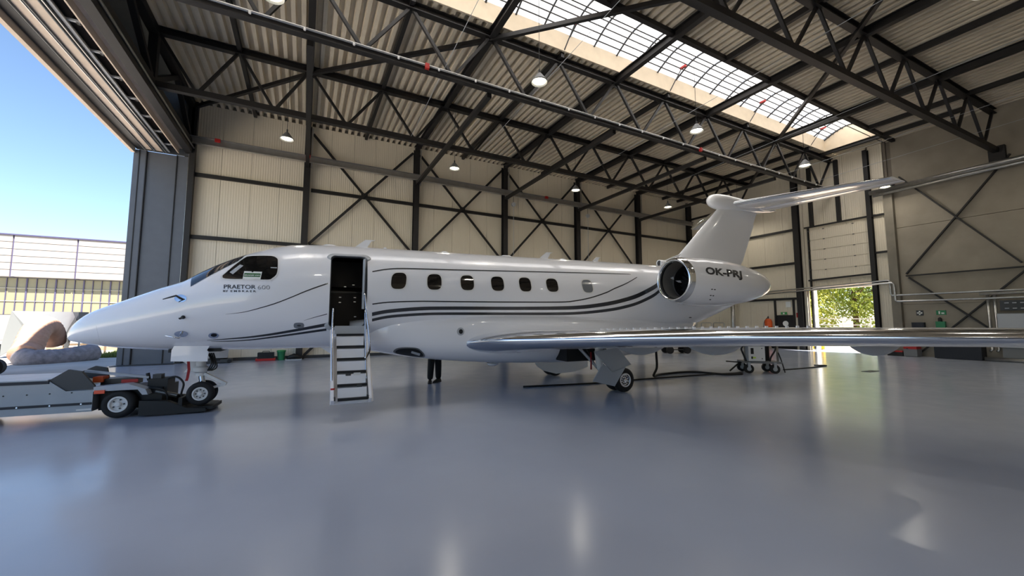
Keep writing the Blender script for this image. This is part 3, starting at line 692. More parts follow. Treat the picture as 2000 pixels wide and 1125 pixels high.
for sg in (-1, 1):
    rows = []
    for k in range(13):
        u = k / 12; row = []
        for j in range(13):
            v = j / 12; t = R(3 + 50 * v)
            xa = 1.74 + 0.16 * v; xb = 2.62 - 0.02 * v
            t = (R(2) + (R(58) - R(24) * u) * v)
            row.append(spt(xa + (xb - xa) * u, 2 * math.pi - t if sg < 0 else t, 0.005))
        rows.append(row)
    MB().loft(rows, False, closed=False).build('windscreen', 'glass_sky', jet, smooth='all')
# lettering laid onto the skin
def text_mesh(txt, bold=0.0):
    cu = bpy.data.curves.new('letters', 'FONT'); cu.body = txt; cu.size = 1.0; cu.offset = bold; cu.resolution_u = 3
    o = bpy.data.objects.new('letters', cu); col.objects.link(o)
    dg = bpy.context.evaluated_depsgraph_get(); me = bpy.data.meshes.new_from_object(o.evaluated_get(dg))
    bm = bmesh.new(); bm.from_mesh(me); bmesh.ops.triangulate(bm, faces=bm.faces)
    for _ in range(1): bmesh.ops.subdivide_edges(bm, edges=[e for e in bm.edges if e.calc_length() > 0.25], cuts=1)
    vs = [v.co.copy() for v in bm.verts]; bm.verts.ensure_lookup_table(); fs = [[v.index for v in f.verts] for f in bm.faces]; bm.free()
    bpy.data.objects.remove(o); bpy.data.meshes.remove(me)
    x0, x1 = min(v.x for v in vs), max(v.x for v in vs); y0, y1 = min(v.y for v in vs), max(v.y for v in vs)
    return [((v.x - x0) / (x1 - x0), (v.y - y0) / (y1 - y0)) for v in vs], fs
def decal_text(name, txt, tl, tr_, bl, br, tree, material, off=0.006, bold=0.0, parent=jet):
    uv, fs = text_mesh(txt, bold); vs = []
    for u, v in uv:
        x = (bl[0] * (1 - u) + br[0] * u) * (1 - v) + (tl[0] * (1 - u) + tr_[0] * u) * v
        y = (bl[1] * (1 - u) + br[1] * u) * (1 - v) + (tl[1] * (1 - u) + tr_[1] * u) * v
        p = hit(x, y, tree, off)
        if p is None: return None
        vs.append(p)
    m = MB(); m.add(vs, fs); return m.build(name, material, parent, fixn=False)
decal_text('lettering', 'PRAETOR', (437.3, 556.0), (499.5, 556.6), (437.3, 564.0), (499.5, 564.6), FT, 'letter', bold=0.01)
decal_text('lettering', '600', (503.5, 557.2), (527, 557.5), (503.5, 565.2), (527, 565.5), FT, 'letter_grey', bold=-0.012)
decal_text('lettering', 'BY  E M B R A E R', (436, 566.6), (500, 567.0), (436, 570.4), (500, 570.8), FT, 'letter', bold=0.02)
decal_text('lettering', 'BRAKES OFF', (478.5, 536.9), (508.4, 537.6), (477.5, 539.2), (507.8, 539.9), FT, 'card_white', 0.014, bold=0.02, parent=card)

# ---- entry door: frame, dark cabin behind it, airstair
def door_loop(g, r, n=8, off=0.0, inset=0.0):
    dt = (TB - TA); zspan = DZ1 - DZ0; out = []
    x0, x1, a0, a1 = DX0 - g, DX1 + g, TA - (0 if TA < TB else -0), TB
    lo, hi = min(TA, TB) - g / 1.12, max(TA, TB) + g / 1.12
    rt = r / 1.12
    for cx, ct, q in ((x1 - r, hi - rt, 0), (x0 + r, hi - rt, 1), (x0 + r, lo + rt, 2), (x1 - r, lo + rt, 3)):
        for k in range(n + 1):
            a = (q + k / n) * math.pi / 2
            out.append(spt(cx + r * math.cos(a), ct + rt * math.sin(a), off) + Vector((0, inset, 0)))
    return out
MB().loft([door_loop(0.075, 0.14, off=0.004), door_loop(0.06, 0.13, off=0.016), door_loop(0.0, 0.11, off=0.016), door_loop(0.0, 0.11, off=0.0, inset=0.05)], False).build('door_frame', 'light_grey', jet, smooth=True)
MB().loft([door_loop(0.004, 0.11, inset=0.03), door_loop(-0.02, 0.10, inset=0.05), door_loop(-0.02, 0.10, inset=0.18)], False).build('door_seal', 'seal', jet)
X0, X1 = 3.5, 5.8
tlo, thi = min(TA, TB) - 0.03, max(TA, TB) + 0.03
tl_ = [thi + (tlo + 2 * math.pi - thi) * i / 40 for i in range(41)]
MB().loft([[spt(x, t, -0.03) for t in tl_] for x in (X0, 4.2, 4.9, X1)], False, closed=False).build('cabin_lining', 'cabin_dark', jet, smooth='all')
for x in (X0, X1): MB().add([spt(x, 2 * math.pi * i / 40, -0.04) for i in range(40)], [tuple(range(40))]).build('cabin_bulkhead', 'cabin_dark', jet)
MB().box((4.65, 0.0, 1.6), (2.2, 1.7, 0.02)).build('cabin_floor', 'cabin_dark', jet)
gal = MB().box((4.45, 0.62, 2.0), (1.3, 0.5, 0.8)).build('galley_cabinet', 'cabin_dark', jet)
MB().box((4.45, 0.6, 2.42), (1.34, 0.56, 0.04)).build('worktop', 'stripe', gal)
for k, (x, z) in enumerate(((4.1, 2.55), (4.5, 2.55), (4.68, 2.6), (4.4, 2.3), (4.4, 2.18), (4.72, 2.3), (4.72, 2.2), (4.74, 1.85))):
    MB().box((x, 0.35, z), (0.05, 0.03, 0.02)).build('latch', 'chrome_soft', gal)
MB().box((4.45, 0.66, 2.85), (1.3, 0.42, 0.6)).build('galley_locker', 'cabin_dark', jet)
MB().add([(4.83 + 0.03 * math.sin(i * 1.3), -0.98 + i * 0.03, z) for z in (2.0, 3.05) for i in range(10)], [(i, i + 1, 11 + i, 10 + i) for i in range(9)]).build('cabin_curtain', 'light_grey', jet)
st = thing('airstair', parent=jet, local=True)
T0, T1 = Vector((4.575, -1.13, 1.53)), Vector((4.625, -1.92, 0.35))
ax = (T1 - T0).normalized(); nr = Vector((0, ax.z, -ax.y)).normalized()
if nr.y > 0: nr = -nr
rows = []
for k in range(9):
    u = k / 8; c = T0 + (T1 - T0) * u - nr * (0.16 - 0.10 * math.sin(math.pi * u))
    w = 0.34 + 0.03 * u
    rows.append([c + Vector((-w, 0, 0)), c + Vector((w, 0, 0)), c + Vector((w, 0, 0)) - nr * 0.04, c + Vector((-w, 0, 0)) - nr * 0.04])
MB().loft(rows, True).build('door_shell', 'white_paint', st, smooth=True)
for sgn, xo in ((-1, 0.31), (1, 0.27)):
    MB().prism([T0 + Vector((sgn * xo, 0, 0.0)) + nr * 0.06 - ax * 0.02, T0 + Vector((sgn * xo, 0, 0)) - nr * 0.1, T1 + Vector((sgn * xo, 0, 0)) - nr * 0.12 + ax * 0.03, T1 + Vector((sgn * xo, 0, 0)) + nr * 0.05 + ax * 0.03], (sgn * (0.05), 0, 0)).build('stringer', 'white_paint', st)
    MB().box(T1 + Vector((sgn * xo * 0.98, 0.02, 0.02)), (0.04, 0.1, 0.06)).build('foot_pad', 'dark_grey', st)
for k in range(6):
    u = k / 5; c = T0.lerp(T1, 0.06 + 0.94 * u) + nr * 0.02
    MB().box(c + Vector((0, 0.05, 0.0)), (0.50, 0.2, 0.03)).build('tread', 'white_matte', st)
    MB().box(c + Vector((0, -0.06, 0.004)), (0.50, 0.05, 0.045)).build('tread_nosing', 'black', st)
    if k < 5: MB().box(c + Vector((0, -0.07, -0.12)) + Vector((0, -0.02, 0)), (0.49, 0.012, 0.17)).build('riser', 'white_paint', st)
MB().box(T0 + Vector((0, 0.0, 0.04)), (0.56, 0.16, 0.16)).build('hinge_panel', 'light_grey', st)
for k, (dx, zz, w_) in enumerate(((-0.06, 0.62, 0.09), (0.09, 0.62, 0.12), (0.12, 0.42, 0.09))):
    u = 0.62 if k < 2 else 0.79
    MB().box(T0.lerp(T1, u) + Vector((dx, -0.115, -0.03)), (w_, 0.01, 0.05)).build('step_light', 'dark_grey' if k != 1 else 'white_matte', st)
pl = [jlat(651, 602, 1.2), jlat(649, 640, 1.35), jlat(648, 700, 1.6), jlat(648, 752, 1.78)]
MB().tube(bez(pl, 5), 0.016, 8).build('handrail', 'chrome_soft', st, smooth='all')
pr = [jlat(712, 572, 1.12), jlat(716, 610, 1.3), jlat(722, 672, 1.5), jlat(713, 700, 1.62)]
MB().tube(bez(pr, 5), 0.016, 8).build('handrail', 'chrome_soft', st, smooth='all')
MB().tube(bez([jlat(713, 605, 1.2), jlat(714, 660, 1.4), jlat(715, 740, 1.75)], 5), 0.014, 8).build('handrail', 'chrome_soft', st, smooth='all')
MB().tube(bez([jlat(722, 672, 1.5), jlat(722, 686, 1.55), jlat(713, 702, 1.62)], 4), 0.012, 6).build('rail_cable', 'black', st)
MB().box(T1 + Vector((-0.335, -0.03, 0.2)), (0.07, 0.005, 0.03)).build('warning_label', 'red', st)

# ---- engines
NLAT, NZ = 1.85, 2.84
NPR = [(12.62, 0.535), (12.58, 0.56), (12.62, 0.59), (12.75, 0.615), (13.1, 0.65), (13.6, 0.675), (14.1, 0.675), (14.6, 0.645), (15.1, 0.585), (15.6, 0.50), (16.0, 0.40), (16.3, 0.29), (16.42, 0.22)]
def npt(x, r, a, sg): return Vector((x, sg * (-NLAT) + r * math.sin(a), NZ + (0.02 if x < 13 else 0) + r * math.cos(a)))
NT = None
for sg in (1, -1):
    e = thing('engine', parent=jet, local=True)
    def lathe_n(prof, n=48): m = MB(); m.loft([[npt(x, r, 2 * math.pi * i / n, sg) for i in range(n)] for x, r in prof], False); return m
    tab = [(x, r) for x, r in NPR[2:]]
    px_ = [12.75 + (16.42 - 12.75) * i / 24 for i in range(25)]
    nm = lathe_n([(x, spline(tab, x)[0]) for x in px_])
    na = nm.build('nacelle', 'white_paint', e, smooth='all')
    if sg == 1: NT = BVHTree.FromPolygons([Vector(v) for v in nm.v], nm.f)
    lathe_n([(12.75, 0.616), (12.66, 0.60), (12.60, 0.578), (12.575, 0.55), (12.59, 0.52), (12.64, 0.50), (12.72, 0.49)]).build('intake_lip', 'chrome', e, smooth='all')
    lathe_n([(12.72, 0.49), (12.9, 0.485), (13.1, 0.49)]).build('intake_liner', 'steel_grey', e, smooth='all')
    lathe_n([(13.1, 0.49), (13.12, 0.455), (13.5, 0.46), (13.5, 0.0)]).build('fan_case', 'black', e, smooth=True)
    lathe_n([(13.2, 0.0), (13.24, 0.05), (13.4, 0.13)]).build('spinner', 'fan_metal', e, smooth='all')
    for k in range(20):
        a = 2 * math.pi * k / 20
        MB().add([npt(13.34, 0.12, a, sg), npt(13.34, 0.45, a + 0.10, sg), npt(13.46, 0.45, a + 0.38, sg), npt(13.46, 0.12, a + 0.3, sg)], [(0, 1, 2, 3)]).build('fan_blade', 'fan_metal', e)
    lathe_n([(16.42, 0.22), (16.40, 0.2), (15.9, 0.26), (15.9, 0.0)]).build('exhaust_nozzle', 'duct_metal', e, smooth='all')
    pyl = [(13.0, 2.98), (13.3, 3.08), (15.2, 3.08), (15.9, 3.0), (15.2, 2.86), (13.3, 2.86)]
    y0 = -sg * 0.85; MB().prism([(x, y0, z) for x, z in pyl], (0, -sg * 0.55, 0)).build('pylon', 'white_paint', e, smooth=True)
    if sg == 1: eng = e
decal_text('lettering', 'OK-PRJ', (1377, 520.8), (1447.5, 529.2), (1379.4, 539.6), (1450.3, 547.6), NT, 'letter', bold=0.04, parent=eng)
def ell(cx, cy, w, h, n=20): return [(cx + w / 2 * math.cos(2 * math.pi * k / n), cy + h / 2 * math.sin(2 * math.pi * k / n)) for k in range(n)]
patch('drain_scoop', ell(1323, 588, 16, 8), NT, 'dark_grey', 0.005, 3, parent=eng)
for x, y in ((1390.5, 565), (1396, 565.5), (1388, 577), (1393, 577.5), (1387, 585)): patch('access_mark', ell(x, y, 4, 2.2, 8), NT, 'dark_grey', 0.004, 2, parent=eng)

# ---- fin, bullet, tailplane
def foil(c, t, n=14):
    up = []
    for k in range(n + 1):
        x = (1 - math.cos(math.pi * k / n)) / 2
        up.append((x * c, 5 * t * c * (0.2969 * math.sqrt(x) - 0.126 * x - 0.3516 * x * x + 0.2843 * x ** 3 - 0.1036 * x ** 4)))
    return up
def sec(le, c, t, axis, n=14):      # closed ring of an airfoil; thickness along axis
    u = foil(c, t, n); ring = [Vector(le) + Vector((x, 0, 0)) + Vector(axis) * y for x, y in u] + [Vector(le) + Vector((x, 0, 0)) - Vector(axis) * y for x, y in reversed(u[1:-1])]
    return ring
rows = []
for k in range(9):
    z = 3.3 + (6.0 - 3.3) * k / 8
    le = 14.78 + (z - 3.91) * 1.1; te = 18.03 + (z - 3.81) * 0.51
    rows.append(sec((le, 0, z), te - le, 0.10 - 0.01 * k / 8, (0, 1, 0)))
MB().loft(rows, True).build('fin', 'white_paint', jet, smooth=True)
MB().loft([[p + Vector((0, 0, 0)) for p in r] for r in [sec((17.9 + (z - 3.81) * 0.51 - 0.45, 0, z), 0.62, 0.05, (0, 1, 0)) for z in (3.95, 5.45)]], True).build('rudder', 'white_paint', jet, smooth=True)
bl = [(16.42, 0.02, 6.08, 0.02), (16.46, 0.10, 6.09, 0.12), (16.6, 0.19, 6.10, 0.22), (16.85, 0.235, 6.1, 0.28), (17.2, 0.25, 6.11, 0.30), (18.0, 0.24, 6.12, 0.26), (19.0, 0.19, 6.13, 0.2), (19.9, 0.1, 6.15, 0.1), (20.3, 0.02, 6.16, 0.02)]
MB().loft([[Vector((x, w * math.sin(2 * math.pi * i / 24), z + h * math.cos(2 * math.pi * i / 24))) for i in range(24)] for x, w, z, h in [(x, *spline(bl, x)) for x in [16.42, 16.44, 16.48, 16.55, 16.65, 16.8, 17, 17.3, 17.7, 18.2, 18.8, 19.4, 19.9, 20.15, 20.3]]], True).build('tail_bullet', 'white_paint', jet, smooth='all')
for sg in (-1, 1):
    rows = []; er = []
    for k in range(9):
        u = k / 8; y = 0.1 + 3.65 * u; le = 17.35 + 2.55 * u; te = 19.7 + 1.15 * u; z = 6.06 + 0.16 * u
        rows.append(sec((le, sg * y, z), (te - le) * 0.72, 0.12, (0, 0, 1))); er.append(sec((le + (te - le) * 0.70, sg * y, z), (te - le) * 0.3, 0.1, (0, 0, 1)))
    tp = MB().loft(rows, True).build('tailplane', 'white_paint', jet, smooth=True)
    MB().loft(er, True).build('elevator', 'white_paint', jet, smooth=True)
    lr = [r[26:28] + r[0:3] if False else [r[-3], r[-2], r[-1], r[0], r[1], r[2], r[3]] for r in rows]
    MB().loft([[p + Vector((-0.004, 0, 0.003 if j > 3 else (-0.003 if j < 3 else 0))) for j, p in enumerate(r)] for r in lr], False, closed=False).build('tailplane_edge', 'chrome_soft', tp, smooth='all')
sc0 = jlat(1287, 514, 0.0)
MB().lathe(sc0, (1, 0, 0), [(0.0, 0.085), (-0.02, 0.1), (0.0, 0.11), (0.3, 0.115), (1.2, 0.1)], 20).build('ram_air_scoop', 'white_paint', jet, smooth='all')
MB().lathe(sc0, (1, 0, 0), [(0.0, 0.085), (0.25, 0.07), (0.25, 0)], 20).build('scoop_throat', 'mid_grey', jet, smooth=True)
MB().prism([(sc0.x + 0.1, -0.05, 3.45), (sc0.x + 0.1, -0.05, sc0.z + 0.05), (15.4, -0.05, 4.2), (15.4, -0.05, 3.4)], (0, 0.1, 0)).build('dorsal_fillet', 'white_paint', jet)

# ---- wings
WT = [(0.9, 6.9, 4.2, 1.22), (1.35, 7.13, 3.85, 1.28), (2.0, 7.47, 3.55, 1.33), (3.0, 8.0, 3.2, 1.38), (4.0, 8.53, 2.95, 1.43), (5.0, 9.06, 2.7, 1.475), (6.0, 9.6, 2.45, 1.51), (7.0, 10.12, 2.2, 1.535), (8.0, 10.65, 1.95, 1.555), (9.4, 11.4, 1.6, 1.59), (10.5, 11.98, 1.3, 1.62)]
for sg in (-1, 1):
    w = thing('wing', parent=jet, local=True); secs = []
    for k in range(35):
        y = 0.9 + 9.6 * k / 34; le, c, z = spline(WT, y); th = 0.125 - 0.02 * k / 34
        secs.append((sec((le, sg * y, z), c, th, (0, 0, 1), 20)))
    n = 20
    body = [r[5:n + 1] + r[n + 1:2 * n - 4] for r in secs]
    MB().loft(body, True).build('wing_skin', 'white_paint', w, smooth=True)
    edge = [r[2 * n - 5:] + r[:6] for r in secs]
    MB().loft(edge, False, closed=False).build('leading_edge', 'chrome_soft', w, smooth='all')
    tip = secs[-1]; tz = Vector((0.9, sg * 0.45, 0.95)); tc_ = tip[0]
    mid = [tc_ + (p - tc_) * 0.8 + Vector((0.35, sg * 0.32, 0.22)) for p in tip]
    MB().loft([tip, mid, [tc_ + (p - tc_) * 0.35 + Vector((1.3, sg * 0.55, 1.15)) for p in tip]], True).build('winglet', 'white_paint', w, smooth=True)
    for lat, xc, zb, ln in ((2.6, 10.75, 0.97, 0.9), (4.2, 11.2, 1.07, 0.95), (6.4, 12.0, 1.20, 0.85)):
        rr = []
        for k in range(13):
            u = k / 12; s = math.sin(math.pi * min(max(u, 0.004), 0.996)) ** 0.6
            zt = spline(WT, lat)[2] - 0.02
            rr.append([Vector((xc - ln + 2 * ln * u, sg * lat + 0.14 * s * math.sin(2 * math.pi * i / 16), zt - (zt - zb) * s * 0.5 + (zt - zb) * 0.5 * s * math.cos(2 * math.pi * i / 16))) for i in range(16)])
        MB().loft(rr, True).build('flap_fairing', 'light_grey', w, smooth='all')
    if sg == -1:
        for k in range(26):
            y = 3.6 + k * 0.11; le, c, z = spline(WT, y)
            MB().box((le + 0.55, -y, z + 0.055 * c + 0.012), (0.06, 0.012, 0.028)).build('vortex_generator', 'white_paint', w)

# ---- wheels and landing gear
def wheel(parent, c, r, w, hub, spokes, sg=-1):
    c = Vector(c); ax_ = (0, sg, 0)
    MB().lathe(c - Vector(ax_) * (w / 2), ax_, [(0.02, r * 0.55), (0.0, r * 0.7), (0.01, r * 0.86), (w * 0.22, r * 0.97), (w * 0.5, r), (w * 0.78, r * 0.97), (w - 0.01, r * 0.86), (w, r * 0.7), (w - 0.02, r * 0.55)], 40).build('tyre', 'rubber', parent, smooth='all')
    h = MB().lathe(c - Vector(ax_) * (w / 2), ax_, [(0.01, 0), (0.01, r * 0.58), (w - 0.03, r * 0.58), (w - 0.012, r * 0.56), (w - 0.012, r * 0.46), (w - 0.05, r * 0.42), (w - 0.05, r * 0.2), (w - 0.01, r * 0.17), (w, r * 0.12), (w, 0)], 32).build('wheel_hub', hub, parent, smooth=True)
    for k in range(spokes):
        a = 2 * math.pi * k / spokes
        q = c + Vector((math.cos(a) * r * 0.32, sg * (w / 2 - 0.045), math.sin(a) * r * 0.32))
        MB().cyl(q, q + Vector((0, sg * 0.012, 0)), r * 0.055, n=8).build('hub_hole', 'dark_grey', parent)
def plate(name, pix, lat, parent, material, th=0.03):
    return MB().prism([jlat(x, y, lat) for x, y in pix], (0, th, 0)).build(name, material, parent)
for sg in (-1, 1):
    gr = thing('main_gear', parent=jet, local=True)
    for dy in (0.15, -0.15): wheel(gr, (10.87, sg * (1.64 + dy * 1), 0.30), 0.30, 0.2, 'chrome_soft', 10, sg)
    MB().cyl((10.87, sg * 1.45, 0.30), (10.87, sg * 1.83, 0.30), 0.05, n=12).build('axle', 'light_grey', gr)
    MB().tube([(10.3, sg * 1.64, 1.25), (10.25, sg * 1.64, 0.95), (10.28, sg * 1.64, 0.62), (10.45, sg * 1.64, 0.45)], [0.1, 0.1, 0.085, 0.07], 14).build('strut', 'white_matte', gr, smooth='all')
    MB().bar((10.3, sg * 1.64, 0.48), (10.87, sg * 1.64, 0.30), 0.12, 0.12).build('trailing_link', 'white_matte', gr)
    MB().cyl((10.42, sg * 1.64, 1.1), (10.75, sg * 1.64, 0.42), 0.05, 0.04, 12).build('shock_absorber', 'chrome_soft', gr, smooth=True)
    MB().cyl((9.75, sg * 1.5, 1.12), (10.28, sg * 1.62, 0.55), 0.035, n=10).build('side_stay', 'light_grey', gr, smooth=True)
    MB().tube([(9.9, sg * 1.55, 1.15), (10.1, sg * 1.6, 0.8), (10.2, sg * 1.62, 0.6)], 0.012, 6).build('brake_hose', 'black', gr)
    if sg == -1:
        plate('gear_door', [(1160.8, 687), (1207, 679), (1232.8, 712), (1196.4, 727)], 1.95, gr, 'light_grey')
        plate('gear_door', [(1178.6, 710), (1196.4, 727), (1222, 717), (1200.8, 754.6), (1158, 745)], 1.98, gr, 'light_grey')
        MB().box((10.05, -1.6, 0.78), (0.03, 0.02, 0.42)).build('safety_flag', 'red_tape', gr)
        MB().box((9.9, -1.2, 0.92), (0.9, 0.5, 0.3)).build('wheel_well', 'black', gr)
    else:
        plate('gear_door', [(1043, 706), (1148, 702), (1148, 716), (1122, 726), (1086, 730), (1062, 724), (1050, 716)], -1.32, gr, 'white_paint')
ng = thing('nose_gear', parent=jet, local=True)
NX, NZL = 1.99, 0.13
for dy in (-0.13, 0.13): wheel(ng, (NX, dy, NZL + 0.225), 0.225, 0.13, 'white_matte', 8)
MB().cyl((NX, -0.12, NZL + 0.225), (NX, 0.12, NZL + 0.225), 0.04, n=10).build('axle', 'light_grey', ng)
MB().cyl((NX + 0.02, 0, NZL + 0.22), (NX - 0.04, 0, 0.72), 0.05, n=14).build('piston', 'chrome_soft', ng, smooth=True)
MB().cyl((NX - 0.04, 0, 0.68), (NX - 0.08, 0, 1.25), 0.085, n=16).build('strut', 'white_matte', ng, smooth=True)
MB().lathe((NX - 0.05, 0, 0.74), (0, 0, 1), [(0, 0.09), (0.03, 0.13), (0.1, 0.13), (0.13, 0.09)], 18).build('steering_collar', 'white_matte', ng, smooth=True)
MB().prism([(NX - 0.34, -0.06, 0.98), (NX - 0.1, -0.06, 1.02), (NX - 0.1, -0.06, 0.78), (NX - 0.3, -0.06, 0.76), (NX - 0.22, -0.06, 0.88)], (0, 0.05, 0)).build('drag_brace', 'white_matte', ng)
MB().bar((NX + 0.02, -0.02, 0.72), (NX + 0.38, -0.02, 0.5), 0.1, 0.05).build('torque_link', 'white_matte', ng)
MB().bar((NX + 0.38, -0.02, 0.5), (NX + 0.08, -0.02, 0.42), 0.08, 0.04).build('torque_link', 'white_matte', ng)
for k in range(4):
    MB().tube(bez([(NX + 0.06 + 0.03 * k, -0.08, 1.12), (NX + 0.14 + 0.03 * k, -0.12, 0.95 - 0.03 * k), (NX + 0.08 + 0.02 * k, -0.1, 0.78)], 5), 0.012, 6).build('hydraulic_hose', 'black', ng)
plate('gear_door', [(335, 684), (404, 684), (407, 687), (405, 706), (333, 706)], 0.42, ng, 'white_paint')
plate('gear_door', [(340, 676), (410, 675), (404, 684), (335, 684)], 0.44, ng, 'white_paint', 0.02)
MB().prism([(1.5, 0.42, 1.2), (2.3, 0.42, 1.2), (2.28, 0.42, 0.98), (1.52, 0.42, 0.98)], (0, 0.02, 0)).build('gear_door', 'white_paint', ng)
MB().box((1.9, 0, 1.19), (0.8, 0.6, 0.06)).build('wheel_well', 'black', ng)
fl = [jlat(x, y, 0.2) for x, y in ((368, 706), (369, 722), (366, 738), (364, 744))]
MB().loft([[p + Vector((-0.022, 0, 0)), p + Vector((0.022, 0, 0)), p + Vector((0.022, 0.006, 0)), p + Vector((-0.022, 0.006, 0))] for p in fl], True).build('safety_flag', 'red_tape', ng)

# ---- probes, antennas, ports
def probe(px, py, w, h, tipx, tipy, m='chrome_soft', disc='light_grey'):
    o = patch('probe_base', ell(px, py, w, h), FT, disc, 0.006, 3)
    a = hit(px, py, FT, 0.03); q = hit(px, py, FT, 0.12); t = jlat(tipx, tipy, -q.y)
    MB().tube([hit(px, py, FT, 0.0), q, q.lerp(t, 0.4), t], [0.022, 0.016, 0.014, 0.008], 8).build('probe', m, jet, smooth='all')
probe(353, 583, 24, 15, 318, 584.5, 'dark_grey', 'chrome'); probe(354, 652, 27, 12, 322, 655.5, 'chrome_soft', 'chrome_soft')
probe(358, 619.5, 9, 7, 349, 621, 'dark_grey', 'dark_grey')
patch('ram_inlet', ell(417, 655, 20, 11), FT, 'chrome_soft', 0.008, 4); patch('ram_inlet_mouth', ell(418, 654, 12, 6), FT, 'black', 0.012, 3)
patch('service_panel', smooth_poly([(575.5, 631), (592, 631), (592, 640), (575.5, 640)], 4), FT, 'letter_grey', 0.006, 3)
patch('service_latch', ell(584, 635.5, 8, 3.5), FT, 'dark_grey', 0.009, 2)
patch('ground_port', ell(899.5, 647.5, 14.5, 15.5), AT, 'light_grey', 0.008, 4); patch('ground_port_hole', ell(900, 647.5, 8, 9), AT, 'black', 0.012, 3)
sc_ = smooth_poly(z2([(225, 750), (262, 724), (370, 724), (412, 748), (430, 778), (395, 786), (270, 768)], *A3), 5)
patch('air_scoop_rim', sc_, AT, 'mid_grey', 0.006, 4); patch('air_scoop', scale_poly(sc_, 0.88, 0.8), AT, 'black', 0.012, 4)
patch('air_scoop_vane', z2([(345, 742), (400, 758), (395, 772), (340, 755)], *A3), AT, 'light_grey', 0.02, 2)
def skinz(x): return spline(ST, x)[0]
for px, py, hh, cr in ((703, 483, 0.2, 0.26), (1060, 505, 0.2, 0.26), (1160, 511, 0.15, 0.2)):
    p = jlat(px, py, 0.0); z = skinz(p.x) - 0.03
    MB().prism([(p.x - cr * 0.6, -0.012, z), (p.x + cr * 0.5, -0.012, z), (p.x + cr * 0.95, -0.012, z + hh), (p.x + cr * 1.3, -0.012, z + hh + 0.03), (p.x + cr * 0.45, -0.012, z + hh + 0.025)], (0, 0.024, 0)).build('blade_antenna', 'white_paint', jet)
for px, py, ln in ((645, 481, 0.3), (752, 486, 0.1), (868, 495, 0.2), (989, 501, 0.34), (1098, 508, 0.2)):
    p = jlat(px, py, 0.0); z = skinz(p.x)
    MB().loft([[Vector((p.x + ln / 2 * math.cos(a) * s_, 0.1 * math.sin(a) * s_, z - 0.02 + hgt)) for a in [2 * math.pi * i / 16 for i in range(16)]] for s_, hgt in ((1, 0), (0.95, 0.035), (0.7, 0.05), (0.05, 0.052))], False).build('antenna_bump', 'white_paint', jet, smooth='all')
MB().lathe((8.1, 0, 0.66), (0, 0, -1), [(0, 0.16), (0.04, 0.14), (0.07, 0.08), (0.075, 0)], 20).build('belly_beacon', 'white_paint', jet, smooth='all')
MB().prism([(4.0, -0.02, 1.2), (4.25, -0.02, 1.2), (4.4, -0.02, 1.0), (4.3, -0.02, 0.99)], (0, 0.04, 0)).build('belly_antenna', 'white_paint', jet)
for x, y in ((1376.5, 584.8), (1348, 620)): patch('drain_mark', ell(x, y, 6, 2, 8), FT, 'dark_grey', 0.005, 2)
# radome joint
line('radome_joint', [(188 + k * 1.6, 636 + k * 7, 0.9) for k in range(6)], FT, 'letter_grey', 0.003, 4)

# ------------------------------------------------------------------ the tow tug under the nose
tg = thing('aircraft_tug', 'low grey towbarless tug cradling the nose wheel of the jet', 'tug', (-2.89, 9.70, 0), R(-5), local=True)
WD = 1.15          # width between the side faces
MB().prism([(-2.8, 0, 0.16), (-0.36, 0, 0.16), (-0.36, 0, 0.53), (-0.72, 0, 0.53), (-0.95, 0, 0.72), (-2.8, 0, 0.72)], (0, WD, 0)).build('chassis', 'tug_silver', tg)
MB().box((-1.6, -0.008, 0.30), (2.46, 0.016, 0.04)).build('rub_strip', 'navy', tg); MB().box((-1.87, -0.008, 0.695), (1.86, 0.016, 0.05)).build('top_edge', 'navy', tg)
MB().box((-1.88, WD / 2, 0.73), (1.84, WD, 0.02)).build('deck', 'tug_deck', tg)
MB().prism([(-0.95, 0.02, 0.73), (-0.74, 0.02, 0.54), (-0.36, 0.02, 0.54), (-0.36, 0.02, 0.6), (-0.55, 0.02, 0.86), (-0.72, 0.02, 0.9)], (0, 0.05, 0)).build('side_flap', 'dark_grey', tg)
MB().prism([(-0.95, 0.6, 0.73), (-0.4, 0.6, 0.62), (-0.45, 0.6, 0.86), (-0.62, 0.6, 0.9)], (0, 0.04, 0)).build('side_flap', 'dark_grey', tg)
MB().bar((-0.62, 0.3, 0.84), (0.3, 0.3, 0.68), 0.06, 0.04).build('lift_arm', 'tug_deck', tg)
MB().box((-0.15, 0.45, 0.62), (0.5, 0.3, 0.12)).build('battery_cover', 'cabin_dark', tg); MB().box((0.02, 0.29, 0.63), (0.24, 0.02, 0.06)).build('red_lever', 'red', tg); MB().box((-0.42, 0.35, 0.68), (0.14, 0.2, 0.1)).build('tool_pouch', 'orange', tg)
MB().box((0.1, WD / 2, 0.32), (0.9, WD - 0.36, 0.36)).build('axle_housing', 'black', tg)
MB().prism([(-0.36, 0.0, 0.50), (-0.36, 0, 0.58), (0.1, 0, 0.61), (0.36, 0, 0.5), (0.4, 0, 0.4), (0.32, 0, 0.4), (0.25, 0, 0.5)], (0, 0.22, 0)).build('mudguard', 'tug_deck', tg)
MB().box((-0.27, -0.012, 0.49), (0.14, 0.024, 0.06)).build('side_marker', 'orange_lens', tg); MB().box((-0.46, -0.006, 0.2), (0.2, 0.012, 0.03)).build('reflector', 'white_matte', tg)
for y, sgn in ((0.09, -1), (WD - 0.09, 1)):
    wg = thing('tug_wheel', parent=tg, local=True); wheel(wg, (-0.02, y, 0.25), 0.25, 0.18, 'white_matte', 5, sgn)
wg = thing('tug_wheel', parent=tg, local=True); wheel(wg, (-2.2, 0.14, 0.22), 0.22, 0.16, 'white_matte', 5, -1)
wg = thing('tug_wheel', parent=tg, local=True); wheel(wg, (-2.2, WD - 0.14, 0.22), 0.22, 0.16, 'white_matte', 5, 1)
